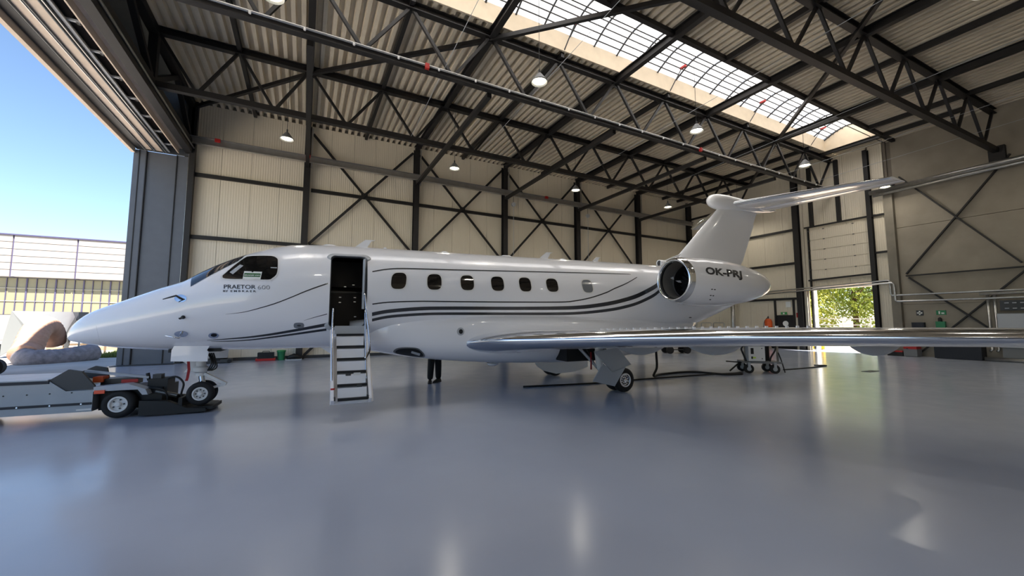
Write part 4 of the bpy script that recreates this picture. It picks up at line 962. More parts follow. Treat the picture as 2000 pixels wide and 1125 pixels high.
for k in range(8): MB().cyl((-2.6 + 0.28 * k, -0.004, 0.5), (-2.6 + 0.28 * k, 0.004, 0.5), 0.012, n=8).build('bolt_head', 'black', tg)
for k in range(6): MB().cyl((-2.5 + 0.4 * k, -0.02, 0.30), (-2.5 + 0.4 * k, -0.012, 0.30), 0.012, n=8).build('bolt_head', 'chrome_soft', tg)
MB().box((0.46, 0.4, 0.5), (0.3, 0.36, 0.3)).build('hydraulic_pack', 'black', tg); MB().box((0.42, 0.36, 0.68), (0.13, 0.16, 0.1)).build('valve_block', 'dark_grey', tg)
MB().cyl((0.3, 0.3, 0.62), (0.27, 0.3, 0.76), 0.03, n=10).build('lever', 'black', tg)
MB().tube(bez([(0.5, 0.25, 0.6), (0.72, 0.22, 0.68), (0.86, 0.2, 0.55), (0.84, 0.2, 0.32), (0.95, 0.2, 0.2)], 6), 0.018, 8).build('hydraulic_hose', 'black', tg, smooth='all')
MB().tube(bez([(0.35, 0.15, 0.5), (0.6, 0.1, 0.45), (0.65, 0.12, 0.25), (0.45, 0.15, 0.2)], 6), 0.016, 8).build('hydraulic_hose', 'black', tg, smooth='all')
MB().cyl((0.45, 0.2, 0.42), (0.78, 0.2, 0.32), 0.04, n=12).build('lift_cylinder', 'duct_metal', tg)
CR = MB(); CR.prism([(0.3, -0.05, 0.03), (1.3, -0.05, 0.03), (1.3, -0.05, 0.09), (1.0, -0.05, 0.12), (0.72, -0.05, 0.26), (0.3, -0.05, 0.3)], (0, 0.12, 0)); CR.build('cradle_arm', 'black', tg)
MB().prism([(0.3, 0.68, 0.03), (1.3, 0.68, 0.03), (1.3, 0.68, 0.09), (1.0, 0.68, 0.12), (0.72, 0.68, 0.26), (0.3, 0.68, 0.3)], (0, 0.12, 0)).build('cradle_arm', 'black', tg)
MB().box((1.1, 0.31, 0.085), (0.6, 0.6, 0.06)).build('cradle_plate', 'black', tg)
MB().box((0.9, 0.31, 0.2), (0.06, 0.7, 0.22)).build('wheel_stop', 'black', tg)

# ------------------------------------------------------------------ things on the hangar floor
def tagmesh(o, label, cat, group=None):
    o['label'] = label; o['category'] = cat
    if group: o['group'] = group
    return o
# person behind the belly, only the legs show
P0 = on_z(857, 748); P0 = Vector((P0.x - 0.1, P0.y + 0.12, 0))
def skin(name, verts, edges, radii, material, parent=None, loc=(0, 0, 0), sub=2):
    me = bpy.data.meshes.new(name); me.from_pydata([Vector(v) for v in verts], edges, []); o = bpy.data.objects.new(name, me); col.objects.link(o)
    sk = o.modifiers.new('skin', 'SKIN'); sk.use_smooth_shade = True
    for i, r in enumerate(radii): o.data.skin_vertices[0].data[i].radius = (r, r) if not isinstance(r, tuple) else r
    o.data.skin_vertices[0].data[0].use_root = True
    ss = o.modifiers.new('subd', 'SUBSURF'); ss.levels = sub; ss.render_levels = sub
    me.materials.append(MATS[material]); o.location = loc
    if parent is not None: o.parent = parent
    return o
person = skin('person', [(0, 0, 0.95), (0, 0, 1.15), (0, 0, 1.38), (0, 0, 1.5), (0, 0.01, 1.58), (0, 0.02, 1.68), (0, 0.0, 1.76),
    (0.19, 0, 1.42), (0.25, 0.02, 1.14), (0.23, -0.12, 0.94), (0.22, -0.17, 0.87), (-0.19, 0, 1.42), (-0.25, 0.02, 1.14), (-0.23, -0.12, 0.94), (-0.22, -0.17, 0.87),
    (0.1, 0, 0.88), (0.11, -0.01, 0.5), (0.12, 0.02, 0.1), (-0.1, 0, 0.88), (-0.1, 0.0, 0.5), (-0.09, 0.02, 0.1)],
    [(0, 1), (1, 2), (2, 3), (3, 4), (4, 5), (5, 6), (2, 7), (7, 8), (8, 9), (9, 10), (2, 11), (11, 12), (12, 13), (13, 14), (0, 15), (15, 16), (16, 17), (0, 18), (18, 19), (19, 20)],
    [0.14, 0.125, 0.15, 0.06, 0.075, 0.095, 0.05, 0.06, 0.045, 0.033, 0.035, 0.06, 0.045, 0.033, 0.035, 0.085, 0.058, 0.038, 0.085, 0.058, 0.038], 'skin', loc=P0)
person['label'] = 'person in black trousers and shoes standing behind the belly of the jet'; person['category'] = 'person'; person.rotation_euler = (0, 0, R(20))
skin('trousers', [(0, 0, 1.0), (0, 0, 0.92), (0.1, 0, 0.84), (0.13, -0.01, 0.5), (0.16, 0.02, 0.08), (-0.1, 0, 0.84), (-0.12, 0, 0.5), (-0.13, 0.02, 0.08)], [(0, 1), (1, 2), (2, 3), (3, 4), (1, 5), (5, 6), (6, 7)], [0.165, 0.165, 0.115, 0.10, 0.085, 0.115, 0.10, 0.085], 'fabric_black', person)
skin('jacket', [(0, 0, 1.0), (0, 0, 1.2), (0, 0, 1.42), (0.2, 0, 1.42), (0.26, 0.02, 1.14), (0.24, -0.1, 0.98), (-0.2, 0, 1.42), (-0.26, 0.02, 1.14), (-0.24, -0.1, 0.98)], [(0, 1), (1, 2), (2, 3), (3, 4), (4, 5), (2, 6), (6, 7), (7, 8)], [0.17, 0.16, 0.16, 0.078, 0.06, 0.05, 0.078, 0.06, 0.05], 'fabric_navy', person)
for sx, ang in ((0.16, -75), (-0.13, -40)):
    m = Matrix.Rotation(R(ang), 4, 'Z'); pts = []
    rr = []
    for u, w, hh in ((-0.1, 0.036, 0.07), (-0.06, 0.05, 0.1), (0.0, 0.052, 0.11), (0.09, 0.058, 0.08), (0.17, 0.052, 0.06), (0.22, 0.03, 0.04)):
        rr.append([m @ Vector((w * c, -u, z)) + Vector((sx, 0.02, 0)) for c, z in ((-1, 0.0), (1, 0.0), (1, hh * 0.5), (0.6, hh), (-0.6, hh), (-1, hh * 0.5))])
    o = MB().loft(rr, True).build('shoe', 'black', None, smooth=True); o.parent = person
rr = [[Vector((r_ * math.cos(2 * math.pi * i / 16), 0.02 + r_ * 1.1 * math.sin(2 * math.pi * i / 16), z)) for i in range(16)] for r_, z in ((0.088, 1.68), (0.098, 1.74), (0.085, 1.80), (0.04, 1.825))]
o = MB().loft(rr, True).build('hair', 'hair', None, smooth='all'); o.parent = person
for sx in (-0.032, 0.032):
    o = MB().lathe((sx, -0.088, 1.69), (0, -1, 0), [(0, 0.014), (0.008, 0.01), (0.012, 0)], 10).build('eye', 'black', None, smooth='all'); o.parent = person

# small gear along the back wall, seen under the nose
p = on_z(432, 706)
v = thing('wet_vacuum', 'black wheeled workshop vacuum with a coiled yellow hose', 'vacuum', (p.x, 20.75, 0), local=True)
MB().lathe((0, 0, 0.12), (0, 0, 1), [(0, 0.0), (0, 0.32), (0.5, 0.34), (0.55, 0.3), (0.72, 0.24), (0.76, 0)], 24).build('tank', 'black', v, smooth=True)
MB().box((0, 0, 0.1), (0.95, 0.6, 0.14)).build('dolly', 'dark_grey', v)
for dx in (-0.42, 0.42): wheel_ = MB().cyl((dx, -0.32, 0.075), (dx, -0.26, 0.075), 0.075, n=16).build('castor', 'rubber', v)
for k in range(4): MB().tube([(0.3 * math.cos(a), -0.33 - 0.015 * k, 0.62 - 0.03 * k + 0.26 * math.sin(a)) for a in [math.pi + math.pi * i / 12 for i in range(13)]], 0.02, 6).build('hose_coil', 'yellow', v, smooth='all')
p = on_z(520, 703.5)
v = thing('tool_case', 'black tool case with red base lying by the wall', 'case', (p.x, 20.9, 0), local=True)
MB().box((0, 0, 0.06), (0.75, 0.4, 0.1)).build('case_base', 'red', v); MB().box((0, 0, 0.24), (0.62, 0.38, 0.26)).build('case_lid', 'black', v)
MB().tube([(-0.15, 0, 0.36), (-0.12, 0, 0.42), (0.12, 0, 0.42), (0.15, 0, 0.36)], 0.015, 6).build('handle', 'black', v)
p = on_z(550, 701)
v = thing('green_bucket', 'green plastic bucket with a lid standing by the wall', 'bucket', (p.x, 20.95, 0), local=True)
MB().lathe((0, 0, 0), (0, 0, 1), [(0, 0), (0, 0.13), (0.36, 0.165), (0.38, 0.18), (0.40, 0.18)], 20).build('pail', 'green', v, smooth=True)
MB().lathe((0, 0, 0.40), (0, 0, 1), [(0, 0.185), (0.03, 0.185), (0.05, 0.14), (0.05, 0)], 20).build('lid', 'sign_green', v, smooth=True)
p = on_z(574, 701)
v = thing('work_bag', 'slumped black work bag on a pale mat', 'bag', (p.x, 20.85, 0), local=True)
MB().box((0, 0, 0.02), (0.66, 0.42, 0.04)).build('mat', 'light_grey', v)
MB().loft([[Vector((u, w * math.cos(a), 0.04 + hh * (0.5 + 0.5 * math.sin(a)))) for a in [2 * math.pi * i / 12 for i in range(12)]] for u, w, hh in ((-0.28, 0.05, 0.08), (-0.2, 0.14, 0.17), (0, 0.17, 0.25), (0.18, 0.14, 0.19), (0.3, 0.04, 0.07))], True).build('sack', 'black', v, smooth='all')
# equipment cart under the wing
p = on_z(1490, 729)
ct = thing('nitrogen_cart', 'grey four wheeled service cart with a pale control box', 'cart', (p.x, p.y, 0), R(-38), local=True)
MB().box((0, 0.25, 0.36), (1.15, 0.7, 0.06)).build('platform', 'mid_grey', ct)
for x in (-0.45, 0.35):
    for y in (-0.05, 0.55):
        q = thing('castor', parent=ct, local=True)
        MB().cyl((x, y - 0.05, 0.15), (x, y + 0.05, 0.15), 0.15, n=20).build('tyre', 'rubber', q, smooth=True)
        MB().cyl((x, y - 0.056, 0.15), (x, y + 0.056, 0.15), 0.07, n=16).build('wheel_hub', 'light_grey', q)
        MB().box((x, y - 0.07, 0.27), (0.08, 0.02, 0.2)).box((x, y + 0.07, 0.27), (0.08, 0.02, 0.2)).box((x, y, 0.35), (0.08, 0.16, 0.02)).build('fork', 'light_grey', q)
bx_ = MB().box((-0.22, -0.02, 0.66), (0.52, 0.26, 0.5)).build('control_box', 'light_grey', ct)
MB().box((-0.22, -0.156, 0.66), (0.50, 0.012, 0.48)).build('front_panel', 'white_matte', bx_)
MB().box((-0.36, -0.165, 0.75), (0.09, 0.01, 0.2)).build('dark_label', 'black', bx_); MB().box((-0.3, -0.165, 0.53), (0.09, 0.01, 0.05)).build('lime_label', 'lime', bx_); MB().box((-0.37, -0.165, 0.53), (0.05, 0.01, 0.08)).build('switch', 'black', bx_)
for x, z in ((-0.06, 0.84), (-0.06, 0.5)): MB().cyl((x, -0.172, z), (x, -0.16, z), 0.018, n=10).build('panel_screw', 'dark_grey', bx_)
for x in (-0.5, 0.06, 0.52):
    MB().bar((x, 0.1, 0.38), (x, 0.1, 1.0), 0.05, 0.05).build('post', 'steel_grey', ct)
MB().bar((-0.5, 0.1, 1.0), (0.52, 0.1, 1.0), 0.05, 0.05).build('top_rail', 'steel_grey', ct)
MB().cyl((0.25, 0.35, 0.4), (0.25, 0.35, 1.25), 0.12, n=20).build('gas_cylinder', 'black', ct, smooth=True)
MB().bar((-0.55, 0.25, 0.33), (-1.05, 0.25, 0.36), 0.06, 0.04).build('tow_bar', 'black', ct); MB().bar((-0.62, 0.25, 0.33), (-0.95, 0.25, 0.03), 0.05, 0.04).build('tow_bar', 'black', ct)
MB().tube(bez([(-0.55, 0.0, 0.95), (-0.63, 0, 0.8), (-0.55, 0, 0.55), (-0.5, 0, 0.4)], 5), 0.03, 8).build('hose', 'black', ct, smooth='all')
MB().tube(bez([(0.4, 0.0, 1.0), (0.42, 0, 0.8), (0.28, 0, 0.55), (0.24, 0, 0.4)], 5), 0.028, 8).build('hose', 'black', ct, smooth='all')
MB().tube(bez([(0.5, 0.0, 0.7), (0.58, 0, 0.45), (0.66, -0.05, 0.04)], 5), 0.02, 8).build('hose', 'black', ct, smooth='all')
# dark dolly far behind
p = on_z(1330, 690)
v = thing('wheel_dolly', 'low black wheeled dolly behind the wing near the corner', 'dolly', (p.x, p.y, 0), R(-25), local=True)
MB().box((0, 0, 0.42), (1.7, 0.7, 0.14)).build('bed', 'black', v); MB().bar((-0.7, -0.3, 0.22), (0.2, -0.3, 0.22), 0.05, 0.05).build('axle_bar', 'dark_grey', v)
for x in (-0.75, 0.2):
    for y in (-0.3, 0.3): MB().cyl((x, y - 0.06, 0.2), (x, y + 0.06, 0.2), 0.2, n=20).build('tyre', 'rubber', v, smooth=True)
MB().bar((0.6, 0, 0.42), (1.4, 0, 0.1), 0.08, 0.06).build('draw_bar', 'black', v)
# cables on the floor
def floor_line(name, pix, r, label, m='black'):
    pts = [on_z(x, y, r) for x, y in pix]
    return MB().tube(bez(pts, 8), r, 8).build(name, m, smooth='all', label=label, cat='cable')
floor_line('floor_cable', [(1022, 755), (1163, 748), (1260, 740), (1390, 731), (1450, 728)], 0.022, 'thin black cable lying straight on the floor under the wing')
floor_line('floor_cable', [(1530, 722), (1570, 719), (1614, 714), (1590, 713)], 0.02, 'short black cable running from the cart to the roller door')
c1 = [on_z(x, y, 0.035) for x, y in ((1272, 736), (1290, 731), (1330, 727), (1360, 726.5), (1390, 729), (1420, 731), (1450, 730))]
hp = [Vector((c1[0].x + 0.06, c1[0].y - 0.15, 0.98)), Vector((c1[0].x + 0.14, c1[0].y - 0.1, 0.7)), Vector((c1[0].x + 0.25, c1[0].y, 0.3)), Vector((c1[0].x + 0.1, c1[0].y, 0.06))]
MB().tube(bez(hp + c1[1:], 8), 0.035, 8).build('air_hose', 'black', smooth='all', label='thick black hose dropping from the wing to the service cart', cat='hose')
MB().box(on_z(1700, 725, 0.006), (0.7, 0.25, 0.012)).build('floor_plate', 'dark_grey', label='small dark metal plate lying on the floor', cat='plate')

# ------------------------------------------------------------------ fittings on the right wall
ed = thing('door_3', 'black exit door with a round window in the panel wall', 'door', (XR, 14.5, 0), kind='structure')
MB().box((XR - 0.0, 14.48, 1.08), (0.08, 1.0, 2.16)).build('door_leaf', 'black', ed); MB().box((XR - 0.02, 15.05, 1.6), (0.1, 0.1, 3.2)).box((XR - 0.02, 13.93, 1.6), (0.1, 0.1, 3.2)).build('frame', 'steel_black', ed)
MB().lathe((XR - 0.045, 14.45, 1.62), (-1, 0, 0), [(0, 0), (0, 0.17), (0.012, 0.17), (0.012, 0)], 24).build('round_window', 'card_white', ed)
MB().cyl((XR - 0.06, 14.1, 1.05), (XR - 0.06, 14.22, 1.05), 0.015, n=8).build('handle', 'chrome_soft', ed)
es = MB().box((XR - 0.08, 14.5, 2.28), (0.05, 0.36, 0.16)).build('exit_sign', 'sign_green', label='green exit sign above the black exit door', cat='sign')
MB().box((XR - 0.108, 14.5, 2.27), (0.006, 0.1, 0.1)).build('running_figure', 'card_white', es)
fx = thing('fire_extinguisher', 'large orange wheeled fire extinguisher beside the black exit door', 'extinguisher', (XR - 0.35, 15.35, 0), local=True)
MB().lathe((0, 0, 0.15), (0, 0, 1), [(0, 0), (0, 0.2), (0.05, 0.22), (1.6, 0.22), (1.75, 0.16), (1.8, 0.05), (1.8, 0)], 24).build('cylinder_body', 'orange', fx, smooth=True)
MB().cyl((0, 0, 1.93), (0, 0, 2.1), 0.04, n=10).build('valve', 'dark_grey', fx); MB().tube(bez([(0, 0, 2.05), (-0.1, 0.2, 1.75), (-0.15, 0.22, 1.2), (-0.1, 0.2, 0.7)], 5), 0.02, 6).build('hose', 'black', fx)
for y in (-0.2, 0.2): MB().cyl((0.02, y - 0.03, 0.15), (0.02, y + 0.03, 0.15), 0.15, n=16).build('wheel', 'rubber', fx)
MB().box((XR + 0.025, 13.75, 2.15), (0.03, 0.14, 0.3)).build('fire_sign', 'red', label='small red fire notice on the wall beside the black exit door', cat='sign')
MB().box((XR + 0.025, 15.75, 1.5), (0.03, 0.25, 0.5)).build('notice_board', 'white_matte', label='small pale notice beside the orange extinguisher', cat='notice')
MB().box((XR + 0.015, 14.25, 2.85), (0.05, 0.3, 0.36)).build('junction_box', 'card_white', label='pale junction box above the black exit door', cat='box')
for k in range(2):
    y = 18.6 + k * 1.0; b_ = thing('guard_rail', 'low steel guard rail hoop by the panel wall', 'rail', (XR - 0.8, y, 0), group='guard rails in the corner')
    MB().tube([(XR - 0.8, y - 0.42, 0.0), (XR - 0.8, y - 0.42, 1.6), (XR - 0.8, y - 0.36, 1.66), (XR - 0.8, y + 0.36, 1.66), (XR - 0.8, y + 0.42, 1.6), (XR - 0.8, y + 0.42, 0.0)], 0.03, 8).build('hoop', 'galvanised', b_, smooth='all')
    MB().box((XR - 0.8, y - 0.42, 0.01), (0.12, 0.12, 0.02)).build('foot', 'galvanised', b_); MB().box((XR - 0.8, y + 0.42, 0.01), (0.12, 0.12, 0.02)).build('foot', 'galvanised', b_)
fs = MB().box((XR + 0.025, 8.14, 2.18), (0.03, 0.26, 0.26)).build('first_aid_sign', 'dark_grey', label='dark square first aid sign with a white cross', cat='sign')
MB().box((XR + 0.007, 8.14, 2.18), (0.006, 0.2, 0.06)).box((XR + 0.007, 8.14, 2.18), (0.006, 0.06, 0.2)).build('white_cross', 'card_white', fs)
gs = MB().box((XR + 0.025, 7.38, 2.18), (0.03, 0.34, 0.22)).build('eyewash_sign', 'green', label='small green rescue sign on the concrete wall', cat='sign')
MB().box((XR + 0.007, 7.44, 2.18), (0.006, 0.05, 0.14)).box((XR + 0.007, 7.32, 2.15), (0.006, 0.1, 0.07)).build('pictogram', 'card_white', gs)
MB().box((XR - 0.06, 8.2, 1.5), (0.2, 0.46, 0.4)).build('first_aid_box', 'navy', label='dark wall box under the first aid sign', cat='box')
ew = thing('eyewash_station', 'green eyewash station on the concrete wall under the rescue sign', 'eyewash', (XR - 0.06, 7.4, 1.3), local=True)
MB().box((0, 0, 0.25), (0.2, 0.32, 0.4)).build('holder', 'green', ew); MB().lathe((0, 0.02, 0.45), (0, 0, 1), [(0, 0.07), (0.14, 0.07), (0.2, 0.03), (0.2, 0)], 14).build('bottle', 'black', ew, smooth=True)
cb = thing('steel_cabinet', 'pale grey two door wall cabinet beside the twin risers', 'cabinet', (XR - 0.4, 4.65, 0), local=True)
MB().box((0, 0, 1.35), (0.4, 1.7, 1.5)).box((0, 0, 0.35), (0.3, 1.6, 0.7)).build('body', 'mid_grey', cb)
for y in (0.43, -0.43):
    d_ = MB().box((-0.21, y, 1.35), (0.02, 0.83, 1.46)).build('cabinet_door', 'light_grey', cb)
    MB().box((-0.23, 0.06 if y > 0 else -0.06, 1.3), (0.03, 0.03, 0.12)).build('latch', 'black', d_)
mo = thing('manifold_rack', 'dark rack of small valves above the pale grey cabinet', 'rack', (XR - 0.22, 4.7, 2.2), local=True)
MB().box((0, 0, 0.25), (0.1, 1.5, 0.45)).build('back_plate', 'dark_grey', mo)
for k in range(6):
    for z in (0.12, 0.36): MB().box((-0.08, 0.55 - 0.22 * k, z), (0.06, 0.12, 0.04)).build('valve', 'light_grey', mo)
ht = thing('space_heater', 'red and white heater cabinet standing by the concrete wall', 'heater', (XR - 0.55, 8.35, 0), local=True)
MB().box((0, 0, 0.2), (0.6, 0.5, 0.36)).build('lower_body', 'mid_grey', ht); MB().box((-0.01, 0, 0.56), (0.6, 0.48, 0.36)).build('upper_body', 'red', ht); MB().box((-0.01, 0.03, 0.8), (0.4, 0.3, 0.12)).build('top_grille', 'card_white', ht)
MB().box((-0.32, 0.1, 0.4), (0.02, 0.06, 0.04)).build('knob', 'black', ht); MB().box((0, 0, 0.01), (0.5, 0.4, 0.02)).build('foot', 'black', ht)
tb = thing('red_toolbox', 'two low red tool boxes joined in one carrier beside the heater', 'toolbox', (XR - 0.6, 8.95, 0), local=True)
tb['label'] = 'low red toolbox with twin lids beside the heater'
MB().box((0, 0, 0.1), (0.4, 0.6, 0.2)).build('tray', 'black', tb)
for y in (-0.15, 0.15): MB().box((0, y, 0.23), (0.38, 0.27, 0.07)).build('lid', 'red', tb)
bn = thing('storage_bin', 'long dark blue storage chest on the floor by the concrete wall', 'chest', (XR - 0.5, 6.75, 0), local=True)
MB().box((0, 0, 0.31), (0.7, 1.5, 0.58)).build('chest_body', 'navy', bn); MB().box((-0.01, 0, 0.62), (0.74, 1.54, 0.05)).build('chest_lid', 'navy', bn); MB().box((0, 0, 0.01), (0.6, 1.4, 0.02)).build('foot', 'black', bn)

# ------------------------------------------------------------------ outside the roller door
for k, y in enumerate((on_x(1586.5, 640, XR + 1.6).y, on_x(1605, 640, XR + 1.6).y)):
    b_ = thing('bollard', 'yellow steel bollard just outside the roller door' if k == 0 else 'yellow steel bollard beside the white gate post', 'bollard', (XR + 1.6, y, 0), local=True)
    MB().lathe((0, 0, 0), (0, 0, 1), [(0, 0.09), (0.95, 0.09), (1.0, 0.06), (1.02, 0)], 20).build('post', 'yellow', b_, smooth=True); MB().lathe((0, 0, 0.55), (0, 0, 1), [(0, 0.092), (0.12, 0.092)], 20).build('black_band', 'black', b_)
    MB().box((0, 0, 0.006), (0.3, 0.3, 0.012)).build('base_plate', 'dark_grey', b_)
gp = thing('gate_post', 'white square gate post outside the roller door', 'post', (XR + 0.9, on_x(1594.5, 640, XR + 0.9).y, 0), local=True)
MB().box((0, 0, 1.85), (0.22, 0.22, 3.7)).build('post', 'card_white', gp); MB().box((0, 0, 0.01), (0.4, 0.4, 0.02)).build('base_plate', 'dark_grey', gp)
ca = thing('parked_cart', 'dark red and black handcart parked outside the roller door', 'cart', (XR + 3.2, 15.6, 0), local=True)
MB().box((0, 0, 0.55), (0.9, 2.6, 0.5)).build('load_box', 'black', ca); MB().box((-0.1, -1.0, 0.6), (0.75, 0.5, 0.5)).build('engine_cover', 'red_tape', ca)
for y in (-1.0, 0.9):
    for x in (-0.4, 0.4): MB().cyl((x - 0.06, y, 0.2), (x + 0.06, y, 0.2), 0.2, n=18).build('wheel', 'rubber', ca)
lp = thing('lamp_post', 'tall pale street lamp in front of the trees', 'street lamp', (XR + 14, 14.3, 0), local=True)
MB().cyl((0, 0, 0), (0, 0, 5.8), 0.09, 0.06, 12).build('pole', 'light_grey', lp, smooth=True); MB().box((-0.2, 0, 5.85), (0.7, 0.18, 0.1)).build('lamp_head', 'light_grey', lp); MB().box((0, 0, 0.02), (0.3, 0.3, 0.04)).build('base_plate', 'light_grey', lp)
fn = thing('steel_fence', 'pale steel rail fence between paving and trees', 'fence', (XR + 16, 14, 0))
for z in (0.9, 1.45, 2.0): MB().bar((XR + 16, 2, z), (XR + 16, 34, z), 0.05, 0.07).build('rail', 'light_grey', fn)
for k in range(17): MB().bar((XR + 16, 2 + 2 * k, 0), (XR + 16, 2 + 2 * k, 2.1), 0.07, 0.07).build('post', 'light_grey', fn)
def tree(x, y, h, rad, label, m, n, seed):
    rnd = random.Random(seed)
    t = thing('leafy_tree', label, 'tree', (x, y, 0), local=True, group='trees outside the roller door')
    MB().tube([(0, 0, -0.05), (0.05, 0.05, h * 0.25), (0, 0.1, h * 0.55), (0, 0, h * 0.85)], [0.3, 0.24, 0.16, 0.05], 10).build('trunk', 'bark', t, smooth='all')
    for k in range(5):
        a = rnd.uniform(0, 6.28); z0 = h * rnd.uniform(0.25, 0.5)
        MB().tube([(0, 0.05, z0), (rad * 0.35 * math.cos(a), rad * 0.35 * math.sin(a), z0 + 0.9), (rad * 0.7 * math.cos(a), rad * 0.7 * math.sin(a), z0 + 1.6)], [0.1, 0.07, 0.03], 6).build('branch', 'bark', t)
    lobes = [(rnd.uniform(-.6, .6) * rad, rnd.uniform(-.6, .6) * rad, h * rnd.uniform(0.22, 0.9), rad * rnd.uniform(0.35, 0.55)) for _ in range(22)]
    cm = MB()
    for _ in range(n):
        lx, ly, lz, lr = lobes[rnd.randrange(len(lobes))]
        d = Vector((rnd.gauss(0, 1), rnd.gauss(0, 1), rnd.gauss(0, 1))).normalized() * lr * rnd.uniform(0.7, 1.05)
        c = Vector((lx, ly, lz)) + d; nrm = (d.normalized() + Vector((rnd.uniform(-.7, .7), rnd.uniform(-.7, .7), rnd.uniform(-.3, .9)))).normalized()
        u = nrm.orthogonal().normalized(); w = nrm.cross(u); s = rnd.uniform(0.1, 0.2)
        cm.add([c + u * s, c + w * s * 0.6, c - u * s, c - w * s * 0.6], [(0, 1, 2, 3)])
    cm.build('crown', m, t, fixn=False)
tree(XR + 24, 13.5, 9.5, 4.6, 'tall pale green leafy tree beyond the rail fence', 'leaf', 9000, 1)
tree(XR + 25, 20.5, 9.8, 4.8, 'dense darker green tree beyond the rail fence', 'leaf_dark', 9000, 2)
tree(XR + 22, 24.5, 8.0, 3.6, 'smaller pale green tree at the far end of the rail fence', 'leaf', 7000, 3)
tree(XR + 24, 8.0, 5.5, 2.8, 'low dark green tree beside the street lamp', 'leaf_dark', 6000, 4)

# ------------------------------------------------------------------ outside the big door
B0, B1 = on_z(9, 698), on_z(145, 700); bd = (B1 - B0).normalized(); bn_ = Vector((-bd.y, bd.x, 0))
def bp_(s, d, z): return B0 + bd * s + bn_ * d + Vector((0, 0, z))
BW = (B1 - B0).length
hb = thing('air_intake_hood', 'large white sheet metal hood with slanted cheeks outside the door', 'hood', B0)
MB().prism([bp_(0.05, -0.3, 0.0), bp_(0.95, 0.3, 0.9), bp_(1.0, 0.3, 1.15), bp_(0.12, 0.0, 2.27)], (0.0, 0.06, 0)).build('cheek', 'hood_cheek_shaded', hb)
MB().prism([bp_(BW - 0.1, -0.3, 0.0), bp_(BW - 1.05, 0.3, 0.0), bp_(BW - 1.15, 0.3, 1.05), bp_(BW, 0, 2.2)], (0.0, 0.06, 0)).build('cheek', 'hood_cheek_shaded', hb)
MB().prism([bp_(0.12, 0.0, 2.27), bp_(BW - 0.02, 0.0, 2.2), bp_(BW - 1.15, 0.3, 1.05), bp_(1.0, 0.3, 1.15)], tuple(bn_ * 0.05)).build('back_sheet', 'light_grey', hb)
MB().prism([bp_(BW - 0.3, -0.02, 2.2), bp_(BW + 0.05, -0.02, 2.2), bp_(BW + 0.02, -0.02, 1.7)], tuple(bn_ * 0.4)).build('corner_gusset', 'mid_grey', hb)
for s in (0.1, 0.9, BW - 1.1, BW - 0.1): MB().bar(bp_(s, 0.9, 0), bp_(s, 0.9, 1.2), 0.06, 0.06).build('leg', 'light_grey', hb)
hz = thing('flexible_duct', 'thick flexible duct hose arching from the white hood to the ground', 'duct hose', on_z(35, 705))
def duct(pix, rs, nm, m):
    pts = bez([on_y(x, y, Y) for x, y, Y in pix], 8); n_ = len(pts); rr = [rs * (1 + 0.03 * math.sin(i * 2.2)) for i in range(n_)]
    MB().tube(pts, rr, 18).build(nm, m, hz, smooth='all')
duct([(101, 668, 26.6), (101, 655, 26.4), (95, 643, 26.1), (85, 637, 25.7), (74, 643, 25.3), (64, 660, 24.9), (54, 682, 24.6), (46, 694, 24.2)], 0.46, 'upper_hose', 'hose_sunlit')
duct([(48, 697, 24.2), (58, 702, 24.0), (85, 701, 24.2), (120, 699, 24.6), (150, 694, 25.0), (182, 688, 25.6)], 0.40, 'lower_hose', 'hose_shaded')
# grass strip
gm = MB(); rnd = random.Random(5)
for _ in range(3500):
    x = rnd.uniform(-9.3, -6.9); y = rnd.uniform(26.6, 31.0); h_ = rnd.uniform(0.08, 0.24); a = rnd.uniform(0, 3.14); dx, dy = 0.02 * math.cos(a), 0.02 * math.sin(a)
    gm.add([(x - dx, y - dy, -0.03), (x + dx, y + dy, -0.03), (x + rnd.uniform(-.06, .06), y + rnd.uniform(-.06, .06), h_)], [(0, 1, 2)])
gm.build('grass_strip', 'grass', kind='stuff', label='strip of rough green grass beside the apron', cat='grass', fixn=False)
lb = thing('low_barrier', 'low wooden barrier beam beyond the grass strip', 'barrier', (-10, 31.5, 0))
MB().bar((-14, 31.5, 0.45), (-6.5, 31.5, 0.45), 0.06, 0.12).build('beam', 'bark', lb)
for k in range(5): MB().box((-13.6 + 1.7 * k, 31.56, 0.2), (0.08, 0.08, 0.5)).build('post', 'bark', lb)
MB().box((-10.5, 34, 0.05), (9, 0.8, 0.3)).build('dirt_mound', 'bare_earth', label='long low bank of bare earth behind the grass strip', cat='mound')
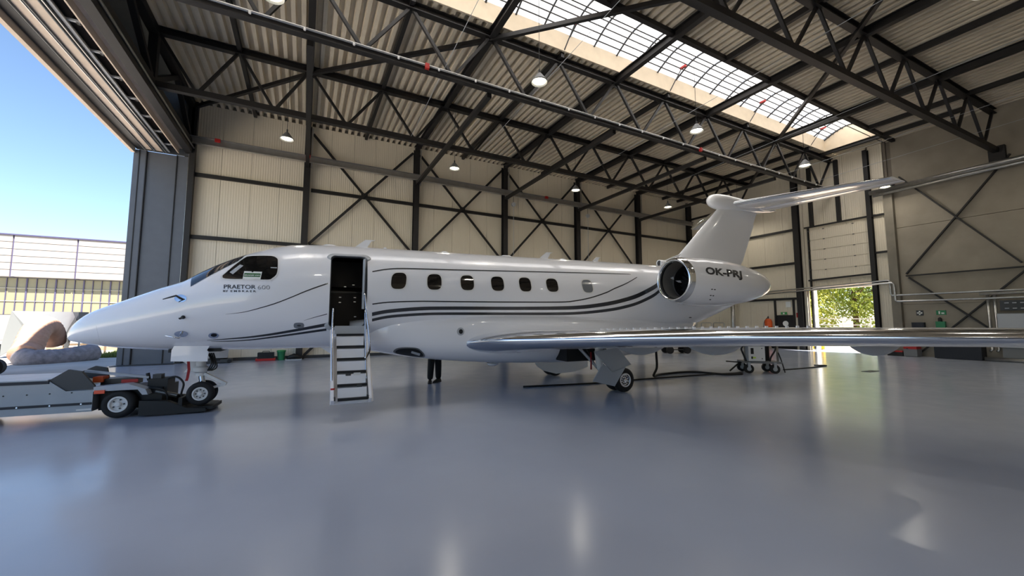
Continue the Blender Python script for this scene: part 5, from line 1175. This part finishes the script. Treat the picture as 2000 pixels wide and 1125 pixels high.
# dark ground vehicle at the picture edge
vm = thing('dark_tractor', 'dark brown ground tractor standing on the apron', 'tractor', on_z(2, 735) + Vector((-0.42, 0.1, 0)), local=True)
MB().box((-0.75, 0, 0.75), (1.6, 1.1, 0.5)).build('body', 'black', vm); MB().box((-0.45, 0, 1.15), (0.5, 0.9, 0.4)).build('engine_cover', 'cabin_dark', vm); MB().box((0.0, -0.2, 0.45), (0.35, 0.8, 0.14)).build('bumper', 'dark_grey', vm)
MB().tube([(0.12, -0.45, 0.42), (0.3, -0.45, 0.45), (0.32, -0.45, 0.62), (0.2, -0.45, 0.64)], 0.02, 6).build('tow_hook', 'black', vm)
for x in (-0.05, -1.3):
    for y in (-0.5, 0.5): MB().cyl((x, y - 0.1, 0.25), (x, y + 0.1, 0.25), 0.27, n=20).build('tyre', 'rubber', vm, smooth=True)
# white building across the apron
YFc = 55.0
fb = thing('maintenance_building', 'long white building with a glazed lower front across the apron', 'building', (-25, YFc, 0))
pj = [on_y(x, 500, YFc).x for x in (23, 150)]; pj = [pj[0] + (pj[1] - pj[0]) * k for k in range(-8, 5)]
for i in range(len(pj) - 1):
    x0, x1 = pj[i] + 0.06, pj[i + 1] - 0.06
    for k in range(6): MB().box(((x0 + x1) / 2, YFc + 0.4, 6.0 + 0.34 + k * 0.665), (x1 - x0, 0.8, 0.62)).build('cladding_panel', 'facade_white', fb)
    MB().box((pj[i], YFc + 0.5, 8.0), (0.16, 0.8, 4.0)).build('cladding_joint', 'mullion_blue', fb)
W0, W1 = pj[0], pj[-1]
MB().box(((W0 + W1) / 2, YFc + 0.4, 10.05), (W1 - W0, 1.0, 0.12)).build('roof_edge', 'mullion_blue', fb)
MB().box(((W0 + W1) / 2, YFc + 6, 5.0), (W1 - W0, 10, 9.9)).build('core', 'mid_grey', fb)
MB().box(((W0 + W1) / 2, YFc + 0.9, 1.2), (W1 - W0, 0.2, 2.4)).build('base_wall', 'facade_white', fb)
k = 0; x = W0; mw = (pj[1] - pj[0]) / 6.6
while x < W1 - 0.1:
    for z0, z1 in ((2.45, 3.7), (3.76, 4.95), (5.01, 5.95)):
        MB().box((x + mw / 2, YFc + 0.95, (z0 + z1) / 2), (mw - 0.06, 0.06, z1 - z0)).build('pane', 'facade_glass', fb)
    MB().box((x, YFc + 0.88, 4.2), (0.10 if k % 3 == 0 else 0.05, 0.1, 3.5)).build('mullion', 'mullion_blue', fb)
    x += mw; k += 1
for z in (3.73, 4.98): MB().box(((W0 + W1) / 2, YFc + 0.88, z), (W1 - W0, 0.08, 0.07)).build('transom', 'mullion_white', fb)
for o in list(bpy.data.objects):
    if '_local' in o: del o['_local']
